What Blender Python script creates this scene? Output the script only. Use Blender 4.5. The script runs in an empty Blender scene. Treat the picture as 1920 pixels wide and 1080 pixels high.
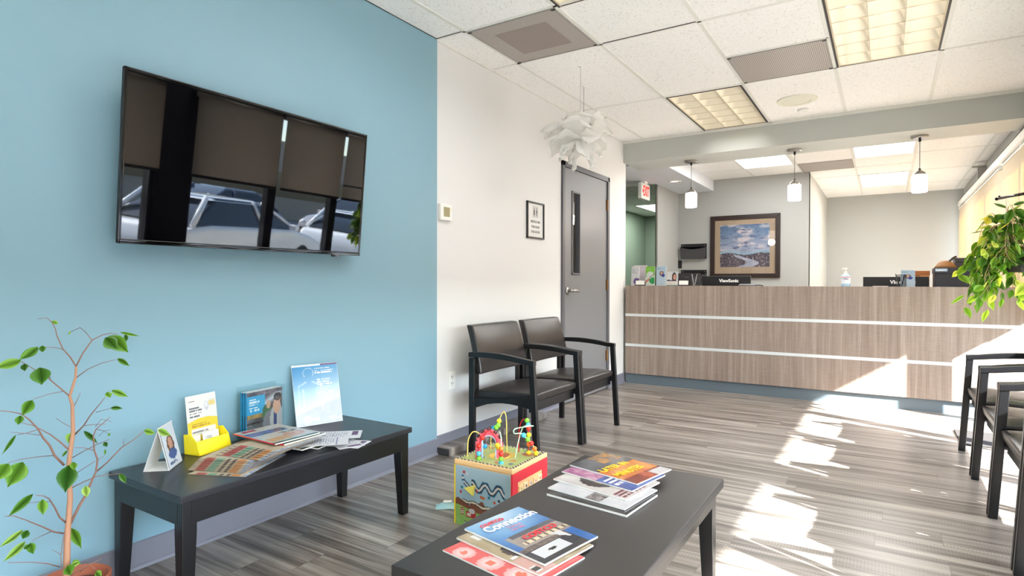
import bpy, bmesh, math, random
from math import sin, cos, pi, radians, sqrt, exp
from mathutils import Vector, Matrix, Euler, noise

SC = bpy.context.scene
COL = SC.collection
# ------------------------------------------------------------------ camera
HC = 1.062
YAW, PITCH, ROLL, FPX = 0.56424386, -0.00858387, -0.00213793, 1104.44792
cam_d = bpy.data.cameras.new('camera')
cam_d.sensor_width = 36.0
cam_d.lens = FPX / 1920 * 36.0
cam_d.clip_start = 0.02
cam_d.clip_end = 300
cam = bpy.data.objects.new('camera', cam_d)
COL.objects.link(cam)
_R = Matrix.Rotation(YAW, 3, 'Z') @ Matrix.Rotation(pi/2 + PITCH, 3, 'X') @ Matrix.Rotation(-ROLL, 3, 'Z')
cam.matrix_world = Matrix.Translation((0, 0, HC)) @ _R.to_4x4()
SC.camera = cam

# ------------------------------------------------------------------ colour management
SC.view_settings.view_transform = 'Standard'
SC.view_settings.look = 'None'
SC.view_settings.gamma = 1
SC.view_settings.use_curve_mapping = False
SC.view_settings.exposure = 0.58
SC.render.film_transparent = False
try:
    SC.cycles.max_bounces = 10
    SC.cycles.diffuse_bounces = 5
    SC.cycles.glossy_bounces = 4
    SC.cycles.transparent_max_bounces = 16
    SC.cycles.caustics_reflective = False
    SC.cycles.caustics_refractive = False
    SC.cycles.sample_clamp_indirect = 6.0
except Exception:
    pass

# ------------------------------------------------------------------ sky and sun
SUN_DIR = Vector((-1.0, 0.42, -0.67)).normalized()
w = bpy.data.worlds.new('sky'); SC.world = w; w.use_nodes = True
wn = w.node_tree; wn.nodes.clear()
wo = wn.nodes.new('ShaderNodeOutputWorld'); wb = wn.nodes.new('ShaderNodeBackground')
sk = wn.nodes.new('ShaderNodeTexSky')
sk.sky_type = 'NISHITA'; sk.sun_disc = False
sk.sun_elevation = math.asin(-SUN_DIR.z); sk.sun_rotation = math.atan2(-SUN_DIR.x, -SUN_DIR.y)
wb.inputs['Strength'].default_value = 1.3
wn.links.new(sk.outputs[0], wb.inputs[0]); wn.links.new(wb.outputs[0], wo.inputs[0])
sun_d = bpy.data.lights.new('sun', 'SUN'); sun_d.energy = 50.0; sun_d.angle = radians(0.53); sun_d.color = (1.0, 0.972, 0.935)
sun = bpy.data.objects.new('sun', sun_d); COL.objects.link(sun)
sun.rotation_euler = SUN_DIR.to_track_quat('-Z', 'Y').to_euler(); sun.location = (12, -4, 9)

def area(name, loc, sx, sy, power, color=(1, 1, 1), rot=(0, 0, 0), spread=pi):
    d = bpy.data.lights.new(name, 'AREA'); d.shape = 'RECTANGLE'; d.size = sx; d.size_y = sy
    d.energy = power; d.color = color; d.spread = spread
    o = bpy.data.objects.new(name, d); COL.objects.link(o); o.location = loc; o.rotation_euler = rot
    return o
# light of the ceiling fixtures (each lamp hangs right under its fixture)
WARM = (1.0, 0.975, 0.945); NEUT = (0.98, 0.99, 1.0)
CZ = 2.562
TROFFERS = [(-1.215, 5.295), (0.0, 4.06), (-1.215, 2.25), (0.0, 1.0), (-1.215, -0.8), (0.0, -1.9)]
PANELS = [(-1.265, 7.53), (-0.02, 7.53), (-0.02, 10.03)]
for i, (x, y) in enumerate(TROFFERS):
    area('troffer_lamp', (x, y, CZ - 0.004), 0.5, 1.1, (9, 15, 9, 9, 9, 9)[i], WARM, spread=radians(115 if i == 0 else 165))
for x, y in PANELS:
    area('panel_lamp', (x, y, CZ - 0.02), 0.5, 1.1, 15, NEUT)
area('corridor_lamp', (-3.79, 11.47, CZ - 0.02), 0.5, 1.1, 34, NEUT)
# daylight that comes in at the storefront glass
for y0, y1 in ((-2.9, 2.74), (3.02, 6.5)):
    po_ = area('window_portal', (1.20, (y0 + y1) / 2, 1.15), 2.1, y1 - y0, 1, rot=(0, pi/2, 0))
    po_.data.cycles.is_portal = True

# ------------------------------------------------------------------ pixel -> point on a chosen plane (for measuring)
def ray(x, y):
    return _R @ Vector(((x - 960) / FPX, -(y - 540) / FPX, -1.0))
def at_x(px, py, X):
    r = ray(px, py); k = X / r.x; return Vector((X, r.y * k, HC + r.z * k))
def at_y(px, py, Y):
    r = ray(px, py); k = Y / r.y; return Vector((r.x * k, Y, HC + r.z * k))
def at_z(px, py, Z):
    r = ray(px, py); k = (Z - HC) / r.z; return Vector((r.x * k, r.y * k, Z))

# ------------------------------------------------------------------ materials
MATS = {}
def lin(c):
    return tuple(((v / 12.92) if v <= 0.04045 else ((v + 0.055) / 1.055) ** 2.4) for v in c[:3])
def hx(r, g, b):
    return lin((r / 255, g / 255, b / 255))
def new_mat(name):
    m = bpy.data.materials.new(name); m.use_nodes = True; nt = m.node_tree
    b = nt.nodes['Principled BSDF']
    return m, nt, b
def mat(name, col, rough=0.5, metal=0.0, spec=0.5, emit=None, es=0.0, bump=None, coat=0.0, sss=0.0, trans=0.0):
    if name in MATS: return MATS[name]
    m, nt, b = new_mat(name)
    b.inputs['Base Color'].default_value = (*col, 1)
    b.inputs['Roughness'].default_value = rough
    b.inputs['Metallic'].default_value = metal
    b.inputs['Specular IOR Level'].default_value = spec
    b.inputs['Coat Weight'].default_value = coat
    b.inputs['Transmission Weight'].default_value = trans
    if emit:
        b.inputs['Emission Color'].default_value = (*emit, 1); b.inputs['Emission Strength'].default_value = es
    if bump:
        sc, st, dist = bump
        n = nt.nodes.new('ShaderNodeTexNoise'); n.inputs['Scale'].default_value = sc; n.inputs['Detail'].default_value = 3
        g = nt.nodes.new('ShaderNodeNewGeometry')
        bp = nt.nodes.new('ShaderNodeBump'); bp.inputs['Strength'].default_value = st; bp.inputs['Distance'].default_value = dist
        nt.links.new(g.outputs['Position'], n.inputs['Vector'])
        nt.links.new(n.outputs[0], bp.inputs['Height']); nt.links.new(bp.outputs[0], b.inputs['Normal'])
    MATS[name] = m
    return m
def nd(nt, t, **kw):
    n = nt.nodes.new(t)
    for k, v in kw.items():
        if hasattr(n, k): setattr(n, k, v)
        else: n.inputs[k].default_value = v
    return n
def ramp(nt, stops, interp='LINEAR'):
    r = nt.nodes.new('ShaderNodeValToRGB'); cr = r.color_ramp; cr.interpolation = interp
    while len(cr.elements) < len(stops): cr.elements.new(0.5)
    for e, (p, c) in zip(cr.elements, stops): e.position = p; e.color = (*c, 1)
    return r

def mapping(nt, scale, src='Position'):
    g = nt.nodes.new('ShaderNodeNewGeometry'); mp = nt.nodes.new('ShaderNodeMapping')
    mp.inputs['Scale'].default_value = scale
    nt.links.new(g.outputs[src], mp.inputs['Vector'])
    return mp

def make_floor_mat():
    m, nt, b = new_mat('grey_plank_floor')
    mp = mapping(nt, (1, 1, 1))
    br = nt.nodes.new('ShaderNodeTexBrick'); br.offset = 0.37; br.offset_frequency = 2
    br.inputs['Scale'].default_value = 1.0; br.inputs['Brick Width'].default_value = 1.22; br.inputs['Row Height'].default_value = 0.155
    br.inputs['Mortar Size'].default_value = 0.0011; br.inputs['Mortar Smooth'].default_value = 0.1
    br.inputs['Color1'].default_value = (0, 0, 0, 1); br.inputs['Color2'].default_value = (1, 1, 1, 1); br.inputs['Mortar'].default_value = (0, 0, 0, 1)
    br.offset = 0.0
    sp = nt.nodes.new('ShaderNodeSeparateXYZ'); nt.links.new(mp.outputs[0], sp.inputs[0])
    dv = nd(nt, 'ShaderNodeMath', operation='DIVIDE'); dv.inputs[1].default_value = 0.155; nt.links.new(sp.outputs[1], dv.inputs[0])
    fl = nd(nt, 'ShaderNodeMath', operation='FLOOR'); nt.links.new(dv.outputs[0], fl.inputs[0])
    wnz = nd(nt, 'ShaderNodeTexWhiteNoise', noise_dimensions='1D'); nt.links.new(fl.outputs[0], wnz.inputs['W'])
    ma = nd(nt, 'ShaderNodeMath', operation='MULTIPLY_ADD'); ma.inputs[1].default_value = 1.22; nt.links.new(wnz.outputs[0], ma.inputs[0]); nt.links.new(sp.outputs[0], ma.inputs[2])
    cbn = nt.nodes.new('ShaderNodeCombineXYZ'); nt.links.new(ma.outputs[0], cbn.inputs[0]); nt.links.new(sp.outputs[1], cbn.inputs[1])
    nt.links.new(cbn.outputs[0], br.inputs['Vector'])
    # per plank shift of the grain
    sh = nd(nt, 'ShaderNodeVectorMath', operation='MULTIPLY_ADD')
    sh.inputs[1].default_value = (7.0, 3.0, 5.0)
    nt.links.new(br.outputs['Color'], sh.inputs[0]); nt.links.new(mp.outputs[0], sh.inputs[2])
    def grain(sx, sy, detail, dist=0.0):
        q = nt.nodes.new('ShaderNodeMapping'); q.inputs['Scale'].default_value = (sx, sy, 1)
        n = nd(nt, 'ShaderNodeTexNoise', Scale=1.0, Detail=detail, Distortion=dist, Roughness=0.6)
        nt.links.new(sh.outputs[0], q.inputs[0]); nt.links.new(q.outputs[0], n.inputs['Vector']); return n
    n1 = grain(0.8, 24, 4, 0.4); n2 = grain(2.2, 85, 3); n3 = grain(.7, 9, 3, .5)
    r1 = ramp(nt, [(0.30, hx(74, 67, 62)), (0.43, hx(116, 108, 101)), (0.55, hx(150, 143, 136)), (0.72, hx(180, 174, 167))])
    nt.links.new(n1.outputs[0], r1.inputs[0])
    r2 = ramp(nt, [(0.35, (0.62, 0.61, 0.60)), (0.6, (1.0, 1.0, 1.0))])
    nt.links.new(n2.outputs[0], r2.inputs[0])
    mx = nd(nt, 'ShaderNodeMix', data_type='RGBA', blend_type='MULTIPLY'); mx.inputs[0].default_value = 0.75
    nt.links.new(r1.outputs[0], mx.inputs[6]); nt.links.new(r2.outputs[0], mx.inputs[7])
    r3 = ramp(nt, [(0.35, (0.70, 0.69, 0.68)), (0.62, (1.06, 1.05, 1.04))])
    nt.links.new(n3.outputs[0], r3.inputs[0])
    mx2 = nd(nt, 'ShaderNodeMix', data_type='RGBA', blend_type='MULTIPLY'); mx2.inputs[0].default_value = 0.8
    nt.links.new(mx.outputs[2], mx2.inputs[6]); nt.links.new(r3.outputs[0], mx2.inputs[7])
    # fine saw marks across the grain, in patches
    wv = nd(nt, 'ShaderNodeTexWave', wave_type='BANDS', bands_direction='X', Scale=27.0, Distortion=1.5)
    wv.inputs['Detail Scale'].default_value = 3
    nt.links.new(mp.outputs[0], wv.inputs['Vector'])
    pm = grain(1.6, 11, 1); rp = ramp(nt, [(0.52, (0, 0, 0)), (0.62, (1, 1, 1))]); nt.links.new(pm.outputs[0], rp.inputs[0])
    rw = ramp(nt, [(0.0, (0.74, 0.73, 0.72)), (0.5, (1, 1, 1))]); nt.links.new(wv.outputs[0], rw.inputs[0])
    mx3 = nd(nt, 'ShaderNodeMix', data_type='RGBA', blend_type='MULTIPLY')
    nt.links.new(rp.outputs[0], mx3.inputs[0]); nt.links.new(mx2.outputs[2], mx3.inputs[6]); nt.links.new(rw.outputs[0], mx3.inputs[7])
    # seams
    mx4 = nd(nt, 'ShaderNodeMix', data_type='RGBA')
    mx4.inputs[7].default_value = (*hx(84, 78, 74), 1)
    nt.links.new(br.outputs['Fac'], mx4.inputs[0]); nt.links.new(mx3.outputs[2], mx4.inputs[6])
    nt.links.new(mx4.outputs[2], b.inputs['Base Color'])
    b.inputs['Roughness'].default_value = 0.33
    bp = nd(nt, 'ShaderNodeBump', Strength=0.12, Distance=0.002)
    nt.links.new(n2.outputs[0], bp.inputs['Height']); nt.links.new(bp.outputs[0], b.inputs['Normal'])
    MATS['floor'] = m; return m

def make_laminate():
    m, nt, b = new_mat('taupe_wood_laminate')
    mp = mapping(nt, (40, 40, 1.2)); mp2 = mapping(nt, (190, 190, 4.0)); mp3 = mapping(nt, (14, 14, 210))
    n1 = nd(nt, 'ShaderNodeTexNoise', Scale=1.0, Detail=4, Distortion=0.2); nt.links.new(mp.outputs[0], n1.inputs['Vector'])
    n2 = nd(nt, 'ShaderNodeTexNoise', Scale=1.0, Detail=2); nt.links.new(mp2.outputs[0], n2.inputs['Vector'])
    n3 = nd(nt, 'ShaderNodeTexNoise', Scale=1.0, Detail=2); nt.links.new(mp3.outputs[0], n3.inputs['Vector'])
    r1 = ramp(nt, [(0.30, hx(131, 115, 105)), (0.5, hx(144, 128, 118)), (0.70, hx(160, 145, 135))]); nt.links.new(n1.outputs[0], r1.inputs[0])
    r2 = ramp(nt, [(0.35, (0.86, 0.85, 0.84)), (0.65, (1.06, 1.06, 1.06))]); nt.links.new(n2.outputs[0], r2.inputs[0])
    r3 = ramp(nt, [(0.35, (0.9, 0.9, 0.9)), (0.65, (1.05, 1.05, 1.05))]); nt.links.new(n3.outputs[0], r3.inputs[0])
    mx = nd(nt, 'ShaderNodeMix', data_type='RGBA', blend_type='MULTIPLY'); mx.inputs[0].default_value = 0.8
    nt.links.new(r1.outputs[0], mx.inputs[6]); nt.links.new(r2.outputs[0], mx.inputs[7])
    mx2 = nd(nt, 'ShaderNodeMix', data_type='RGBA', blend_type='MULTIPLY'); mx2.inputs[0].default_value = 0.8
    nt.links.new(mx.outputs[2], mx2.inputs[6]); nt.links.new(r3.outputs[0], mx2.inputs[7])
    nt.links.new(mx2.outputs[2], b.inputs['Base Color']); b.inputs['Roughness'].default_value = 0.42
    MATS['laminate'] = m; return m

def make_ceiling_mat():
    m, nt, b = new_mat('fissured_ceiling_tile')
    mp = mapping(nt, (1, 1, 1))
    v = nd(nt, 'ShaderNodeTexNoise', Scale=95.0, Detail=2, Roughness=0.6, Distortion=1.2); nt.links.new(mp.outputs[0], v.inputs['Vector'])
    v2 = nd(nt, 'ShaderNodeTexNoise', Scale=210.0, Detail=1); nt.links.new(mp.outputs[0], v2.inputs['Vector'])
    r = ramp(nt, [(0.30, hx(196, 194, 190)), (0.40, hx(248, 247, 245)), (1.0, hx(250, 250, 249))]); nt.links.new(v.outputs[0], r.inputs[0])
    r2 = ramp(nt, [(0.30, (0.86, 0.86, 0.86)), (0.38, (1, 1, 1))]); nt.links.new(v2.outputs[0], r2.inputs[0])
    mx = nd(nt, 'ShaderNodeMix', data_type='RGBA', blend_type='MULTIPLY'); mx.inputs[0].default_value = 1
    nt.links.new(r.outputs[0], mx.inputs[6]); nt.links.new(r2.outputs[0], mx.inputs[7])
    nt.links.new(mx.outputs[2], b.inputs['Base Color']); b.inputs['Roughness'].default_value = 0.9
    bp = nd(nt, 'ShaderNodeBump', Strength=0.35, Distance=0.002); nt.links.new(v.outputs[0], bp.inputs['Height']); nt.links.new(bp.outputs[0], b.inputs['Normal'])
    MATS['ceiling'] = m; return m

def make_perforated():
    m, nt, b = new_mat('perforated_vent_metal')
    mp = mapping(nt, (1, 1, 1))
    v = nd(nt, 'ShaderNodeTexVoronoi', Scale=90.0, Randomness=0.0); nt.links.new(mp.outputs[0], v.inputs['Vector'])
    n = nd(nt, 'ShaderNodeTexNoise', Scale=5.0, Detail=1); nt.links.new(mp.outputs[0], n.inputs['Vector'])
    r = ramp(nt, [(0.40, hx(122, 114, 110)), (0.48, hx(206, 198, 192))]); nt.links.new(v.outputs['Distance'], r.inputs[0])
    nt.links.new(r.outputs[0], b.inputs['Base Color']); b.inputs['Roughness'].default_value = 0.5
    MATS['perf'] = m; return m

def make_print(name, rough=0.35, coat=0.0):
    m, nt, b = new_mat(name)
    a = nt.nodes.new('ShaderNodeVertexColor'); a.layer_name = 'Col'
    nt.links.new(a.outputs[0], b.inputs['Base Color']); b.inputs['Roughness'].default_value = rough
    b.inputs['Coat Weight'].default_value = coat
    MATS[name] = m; return m

def make_glass(name, tint=(1, 1, 1), refl=1.0, rough=0.0):
    m = bpy.data.materials.new(name); m.use_nodes = True; nt = m.node_tree; nt.nodes.clear()
    o = nt.nodes.new('ShaderNodeOutputMaterial'); t = nd(nt, 'ShaderNodeBsdfTransparent'); t.inputs[0].default_value = (*tint, 1)
    g = nd(nt, 'ShaderNodeBsdfGlossy'); g.inputs['Roughness'].default_value = rough
    f = nd(nt, 'ShaderNodeFresnel', IOR=1.45); mx = nt.nodes.new('ShaderNodeMixShader')
    ml = nd(nt, 'ShaderNodeMath', operation='MULTIPLY'); ml.inputs[1].default_value = refl
    gg = nt.nodes.new('ShaderNodeNewGeometry'); sb = nd(nt, 'ShaderNodeMath', operation='SUBTRACT'); sb.inputs[0].default_value = 1.0
    m2 = nd(nt, 'ShaderNodeMath', operation='MULTIPLY'); nt.links.new(gg.outputs['Backfacing'], sb.inputs[1])
    nt.links.new(f.outputs[0], ml.inputs[0]); nt.links.new(ml.outputs[0], m2.inputs[0]); nt.links.new(sb.outputs[0], m2.inputs[1]); nt.links.new(m2.outputs[0], mx.inputs[0])
    nt.links.new(t.outputs[0], mx.inputs[1]); nt.links.new(g.outputs[0], mx.inputs[2]); nt.links.new(mx.outputs[0], o.inputs[0])
    MATS[name] = m; return m

def make_translucent(name, col, tcol, fac=0.5, openf=0.0, bumpsc=None):
    m = bpy.data.materials.new(name); m.use_nodes = True; nt = m.node_tree; nt.nodes.clear()
    o = nt.nodes.new('ShaderNodeOutputMaterial')
    d = nd(nt, 'ShaderNodeBsdfDiffuse'); d.inputs[0].default_value = (*col, 1)
    t = nd(nt, 'ShaderNodeBsdfTranslucent'); t.inputs[0].default_value = (*tcol, 1)
    mx = nt.nodes.new('ShaderNodeMixShader'); mx.inputs[0].default_value = fac
    nt.links.new(d.outputs[0], mx.inputs[1]); nt.links.new(t.outputs[0], mx.inputs[2]); last = mx
    if openf:
        tr = nt.nodes.new('ShaderNodeBsdfTransparent'); m2 = nt.nodes.new('ShaderNodeMixShader'); m2.inputs[0].default_value = openf
        nt.links.new(last.outputs[0], m2.inputs[1]); nt.links.new(tr.outputs[0], m2.inputs[2]); last = m2
    nt.links.new(last.outputs[0], o.inputs[0])
    MATS[name] = m; return m

make_floor_mat(); make_laminate(); make_ceiling_mat(); make_perforated()
make_print('print_matt', 0.55); make_print('print_gloss', 0.22, 0.25)
make_glass('window_glass', (0.96, 0.98, 0.98)); make_glass('acrylic', (0.93, 0.96, 0.96), 1.3); make_glass('picture_glass', (1, 1, 1), 1.6)
make_translucent('shade_cloth', hx(150, 140, 132), hx(200, 188, 176), 0.6, 0.06)
make_translucent('cream_blind', hx(214, 204, 184), hx(240, 206, 142), 0.20)
make_translucent('lamp_paper', (.97, .97, .95), (.98, .97, .94), 0.5)
BLUEW = mat('blue_wall_paint', hx(126, 163, 179), 0.48, bump=(160, 0.10, 0.002))
WHITEW = mat('white_wall_paint', hx(223, 223, 223), 0.55, bump=(110, 0.16, 0.002))
GREYW = mat('grey_wall_paint', hx(167, 168, 166), 0.6, bump=(130, 0.06, 0.002))
BEAMW = mat('soft_grey_beam_paint', hx(184, 187, 183), 0.6)
SOFFW = mat('cool_white_soffit_paint', hx(214, 218, 224), 0.6)
GREENW = mat('green_wall_paint', hx(116, 132, 114), 0.6)
BASEG = mat('grey_rubber_base', hx(122, 124, 136), 0.38)
BLACKW = mat('black_stained_wood', hx(12, 12, 15), 0.33, spec=0.5, bump=(60, 0.05, 0.001))
CHARC = mat('charcoal_table_laminate', hx(40, 38, 38), 0.40)
LEATH = mat('dark_brown_vinyl', hx(34, 30, 30), 0.30, spec=0.55, bump=(300, 0.08, 0.001))
BLACKP = mat('black_plastic', hx(22, 22, 26), 0.4)
GLOSSB = mat('gloss_black_plastic', hx(8, 8, 10), 0.06, spec=0.6)
SCREEN = mat('dark_glass_screen', hx(5, 5, 7), 0.02, spec=1.0)
WHITEP = mat('white_plastic', hx(238, 238, 234), 0.4)
STEEL = mat('brushed_nickel', hx(176, 172, 168), 0.3, metal=1.0)
BRASS = mat('aged_brass', hx(128, 96, 58), 0.35, metal=1.0)
DOORG = mat('grey_door_paint', hx(124, 124, 128), 0.42)
FRAMEG = mat('dark_grey_frame_paint', hx(96, 96, 102), 0.42)
PAPER = mat('white_paper', hx(224, 224, 222), 0.6)
MULL = mat('dark_bronze_aluminium', hx(38, 38, 44), 0.35, metal=0.6)

# ------------------------------------------------------------------ mesh building helpers
class MB:
    def __init__(s): s.b = bmesh.new()
    def _x(s, vs, M):
        if M is not None: bmesh.ops.transform(s.b, matrix=M, verts=vs)
    def box(s, x0, x1, y0, y1, z0, z1, M=None):
        r = bmesh.ops.create_cube(s.b, size=1.0)['verts']
        for v in r:
            v.co = Vector((x0 if v.co.x < 0 else x1, y0 if v.co.y < 0 else y1, z0 if v.co.z < 0 else z1))
        s._x(r, M); return s
    def prism(s, pts, axis, a, b, M=None):
        """polygon pts (2D) extruded along axis: 'x' pts=(y,z), 'y' pts=(x,z), 'z' pts=(x,y)"""
        def P(p, t):
            return {'x': (t, p[0], p[1]), 'y': (p[0], t, p[1]), 'z': (p[0], p[1], t)}[axis]
        va = [s.b.verts.new(P(p, a)) for p in pts]; vb = [s.b.verts.new(P(p, b)) for p in pts]
        fs = [s.b.faces.new(va), s.b.faces.new(vb[::-1])]
        n = len(pts)
        for i in range(n): fs.append(s.b.faces.new([va[i], vb[i], vb[(i+1) % n], va[(i+1) % n]]))
        s._x(va + vb, M); bmesh.ops.recalc_face_normals(s.b, faces=fs); return s
    def strip(s, top, bot, axis, a, b):
        """ribbon between two polylines (same count) extruded along axis"""
        n = len(top)
        def P(p, t):
            return {'x': (t, p[0], p[1]), 'y': (p[0], t, p[1]), 'z': (p[0], p[1], t)}[axis]
        A = [[s.b.verts.new(P(p, t)) for p in pl] for pl in (top, bot) for t in (a, b)]
        ta, tb, ba, bb = A; fs = []
        for i in range(n-1):
            fs += [s.b.faces.new([ta[i], ta[i+1], tb[i+1], tb[i]]), s.b.faces.new([ba[i], bb[i], bb[i+1], ba[i+1]]),
                   s.b.faces.new([ta[i], ba[i], ba[i+1], ta[i+1]]), s.b.faces.new([tb[i], tb[i+1], bb[i+1], bb[i]])]
        fs += [s.b.faces.new([ta[0], tb[0], bb[0], ba[0]]), s.b.faces.new([ta[-1], ba[-1], bb[-1], tb[-1]])]
        bmesh.ops.recalc_face_normals(s.b, faces=fs); return s
    def cyl(s, p0, p1, r0, r1=None, seg=20, cap=True):
        p0 = Vector(p0); p1 = Vector(p1); r1 = r0 if r1 is None else r1
        d = p1 - p0; q = d.to_track_quat('Z', 'Y').to_matrix().to_4x4()
        M = Matrix.Translation((p0 + p1) / 2) @ q
        bmesh.ops.create_cone(s.b, cap_ends=cap, segments=seg, radius1=r0, radius2=r1, depth=d.length, matrix=M); return s
    def ball(s, c, r, seg=16, sc=(1, 1, 1)):
        M = Matrix.Translation(c) @ Matrix.Diagonal((*sc, 1))
        bmesh.ops.create_uvsphere(s.b, u_segments=seg, v_segments=max(6, seg // 2), radius=r, matrix=M); return s
    def lathe(s, prof, c=(0, 0, 0), seg=28):
        rings = []
        for r, z in prof:
            if r < 1e-5: rings.append([s.b.verts.new((c[0], c[1], c[2] + z))])
            else: rings.append([s.b.verts.new((c[0] + r * cos(2*pi*i/seg), c[1] + r * sin(2*pi*i/seg), c[2] + z)) for i in range(seg)])
        for A, B in zip(rings, rings[1:]):
            for i in range(seg):
                j = (i + 1) % seg
                if len(A) == 1 and len(B) == 1: continue
                if len(A) == 1: s.b.faces.new([A[0], B[i], B[j]])
                elif len(B) == 1: s.b.faces.new([A[i], B[0], A[j]])
                else: s.b.faces.new([A[i], B[i], B[j], A[j]])
        bmesh.ops.recalc_face_normals(s.b, faces=s.b.faces[:]); return s
    def tube(s, pts, r, seg=8, cap=True):
        pts = [Vector(p) for p in pts]; n = len(pts)
        if not isinstance(r, (list, tuple)): r = [r] * n
        rings = []; up = None
        for i, p in enumerate(pts):
            t = (pts[min(i+1, n-1)] - pts[max(i-1, 0)])
            if t.length < 1e-9: t = Vector((0, 0, 1))
            t.normalize()
            if up is None:
                up = Vector((0, 0, 1)) if abs(t.z) < 0.9 else Vector((1, 0, 0))
            a = t.cross(up)
            if a.length < 1e-4: a = t.orthogonal()
            a.normalize(); b2 = a.cross(t); b2.normalize(); up = b2
            rings.append([s.b.verts.new(p + (a * cos(2*pi*k/seg) + b2 * sin(2*pi*k/seg)) * r[i]) for k in range(seg)])
        fs = []
        for A, B in zip(rings, rings[1:]):
            for k in range(seg):
                j = (k+1) % seg; fs.append(s.b.faces.new([A[k], A[j], B[j], B[k]]))
        if cap: fs += [s.b.faces.new(rings[0][::-1]), s.b.faces.new(rings[-1])]
        bmesh.ops.recalc_face_normals(s.b, faces=fs); return s
    def leaf(s, base, tip, width, normal=None, fold=0.18, droop=0.0):
        base = Vector(base); tip = Vector(tip); d = tip - base; L = d.length
        n = Vector(normal) if normal is not None else Vector((0, 0, 1))
        side = d.cross(n)
        if side.length < 1e-6: side = d.orthogonal()
        side.normalize(); n = side.cross(d).normalized()
        prof = [(0, 0.0), (0.12, 0.55), (0.28, 0.92), (0.45, 1.0), (0.62, 0.82), (0.78, 0.48), (0.9, 0.16), (1.0, 0.0)]
        mid = []; lf = []; rt = []
        for t, wv in prof:
            p = base + d * t - Vector((0, 0, 1)) * droop * t * t * L + n * (-0.06 * L * sin(pi * t))
            hw = width / 2 * wv
            mid.append(s.b.verts.new(p))
            if wv > 0:
                lf.append(s.b.verts.new(p - side * hw + n * hw * fold)); rt.append(s.b.verts.new(p + side * hw + n * hw * fold))
            else: lf.append(None); rt.append(None)
        for i in range(len(prof) - 1):
            for E in (lf, rt):
                vs = [mid[i], mid[i+1]] + ([E[i+1]] if E[i+1] else []) + ([E[i]] if E[i] else [])
                if len(vs) >= 3:
                    try: s.b.faces.new(vs)
                    except Exception: pass
        return s
    def build(s, name, m, parent=None, bevel=0.0, smooth=False, seg=2, autos=True):
        me = bpy.data.meshes.new(name); s.b.normal_update(); s.b.to_mesh(me); s.b.free()
        me.materials.append(m)
        o = bpy.data.objects.new(name, me); COL.objects.link(o)
        if parent is not None: o.parent = parent
        if smooth:
            for p in me.polygons: p.use_smooth = True
        if bevel > 0:
            md = o.modifiers.new('bevel', 'BEVEL'); md.width = bevel; md.segments = seg; md.limit_method = 'ANGLE'; md.angle_limit = radians(35)
            for p in me.polygons: p.use_smooth = True
            md.harden_normals = False
            wn_ = o.modifiers.new('normals', 'WEIGHTED_NORMAL')
        return o

def empty(name, loc=(0, 0, 0), rz=0.0, rot=None):
    o = bpy.data.objects.new(name, None); COL.objects.link(o); o.location = loc; o.empty_display_size = 0.1
    o.rotation_euler = rot if rot is not None else (0, 0, rz); return o
def tag(o, label, cat, group=None):
    o['label'] = label; o['category'] = cat
    if group: o['group'] = group
    return o
def struct(o):
    o['kind'] = 'structure'; return o
def copy_tree(o, parent=None):
    c = o.copy(); COL.objects.link(c)
    if parent is not None: c.parent = parent
    for ch in list(o.children): copy_tree(ch, c)
    return c

def text_part(s, size, m, parent, loc, rot=(0, 0, 0), extrude=0.0005, align='CENTER', name='lettering', bold=0.0, sx=1.0, shear=0.0):
    cu = bpy.data.curves.new('t', 'FONT'); cu.body = s; cu.size = size; cu.extrude = extrude; cu.offset = bold * size
    cu.align_x = align; cu.align_y = 'CENTER'; cu.shear = shear; cu.resolution_u = 3
    t = bpy.data.objects.new('t', cu); COL.objects.link(t)
    bpy.context.view_layer.update()
    dg = bpy.context.evaluated_depsgraph_get()
    me = bpy.data.meshes.new_from_object(t.evaluated_get(dg))
    bpy.data.objects.remove(t)
    me.materials.clear(); me.materials.append(m); me.name = name
    o = bpy.data.objects.new(name, me); COL.objects.link(o); o.parent = parent
    o.location = loc; o.rotation_euler = rot; o.scale = (sx, 1, 1)
    return o

# printed sheets: a fine grid whose colours are the print
def sheet(name, w_, h_, nx, ny, fn, m, parent=None, loc=(0, 0, 0), rot=(0, 0, 0), zf=None, rnd=0.0):
    """lies in local xy from (0,0) to (w,h); fn(u,v)->(r,g,b) 0..1 sRGB; zf(u,v) local z"""
    me = bpy.data.meshes.new(name)
    vs = []; fs = []; cols = []
    for j in range(ny + 1):
        for i in range(nx + 1):
            u = i / nx; v = j / ny
            x, y = u * w_, v * h_
            if rnd > 0:   # rounded corners
                for cx, cy in ((rnd, rnd), (w_ - rnd, rnd), (rnd, h_ - rnd), (w_ - rnd, h_ - rnd)):
                    if (x < rnd if cx == rnd else x > w_ - rnd) and (y < rnd if cy == rnd else y > h_ - rnd):
                        d = Vector((x - cx, y - cy))
                        if d.length > rnd: d = d.normalized() * rnd; x, y = cx + d.x, cy + d.y
            vs.append((x, y, zf(u, v) if zf else 0.0))
    for j in range(ny):
        for i in range(nx):
            a = j * (nx + 1) + i
            fs.append((a, a + 1, a + nx + 2, a + nx + 1)); cols.append(tuple(c_ * .62 for c_ in lin(fn((i + .5) / nx, (j + .5) / ny))))
    me.from_pydata(vs, [], fs)
    at = me.color_attributes.new('Col', 'FLOAT_COLOR', 'CORNER')
    buf = []
    for c in cols: buf += [*c, 1.0] * 4
    at.data.foreach_set('color', buf)
    me.materials.append(m)
    o = bpy.data.objects.new(name, me); COL.objects.link(o)
    if parent is not None: o.parent = parent
    o.location = loc; o.rotation_euler = rot
    return o
def C(r, g, b): return (r / 255, g / 255, b / 255)
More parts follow.
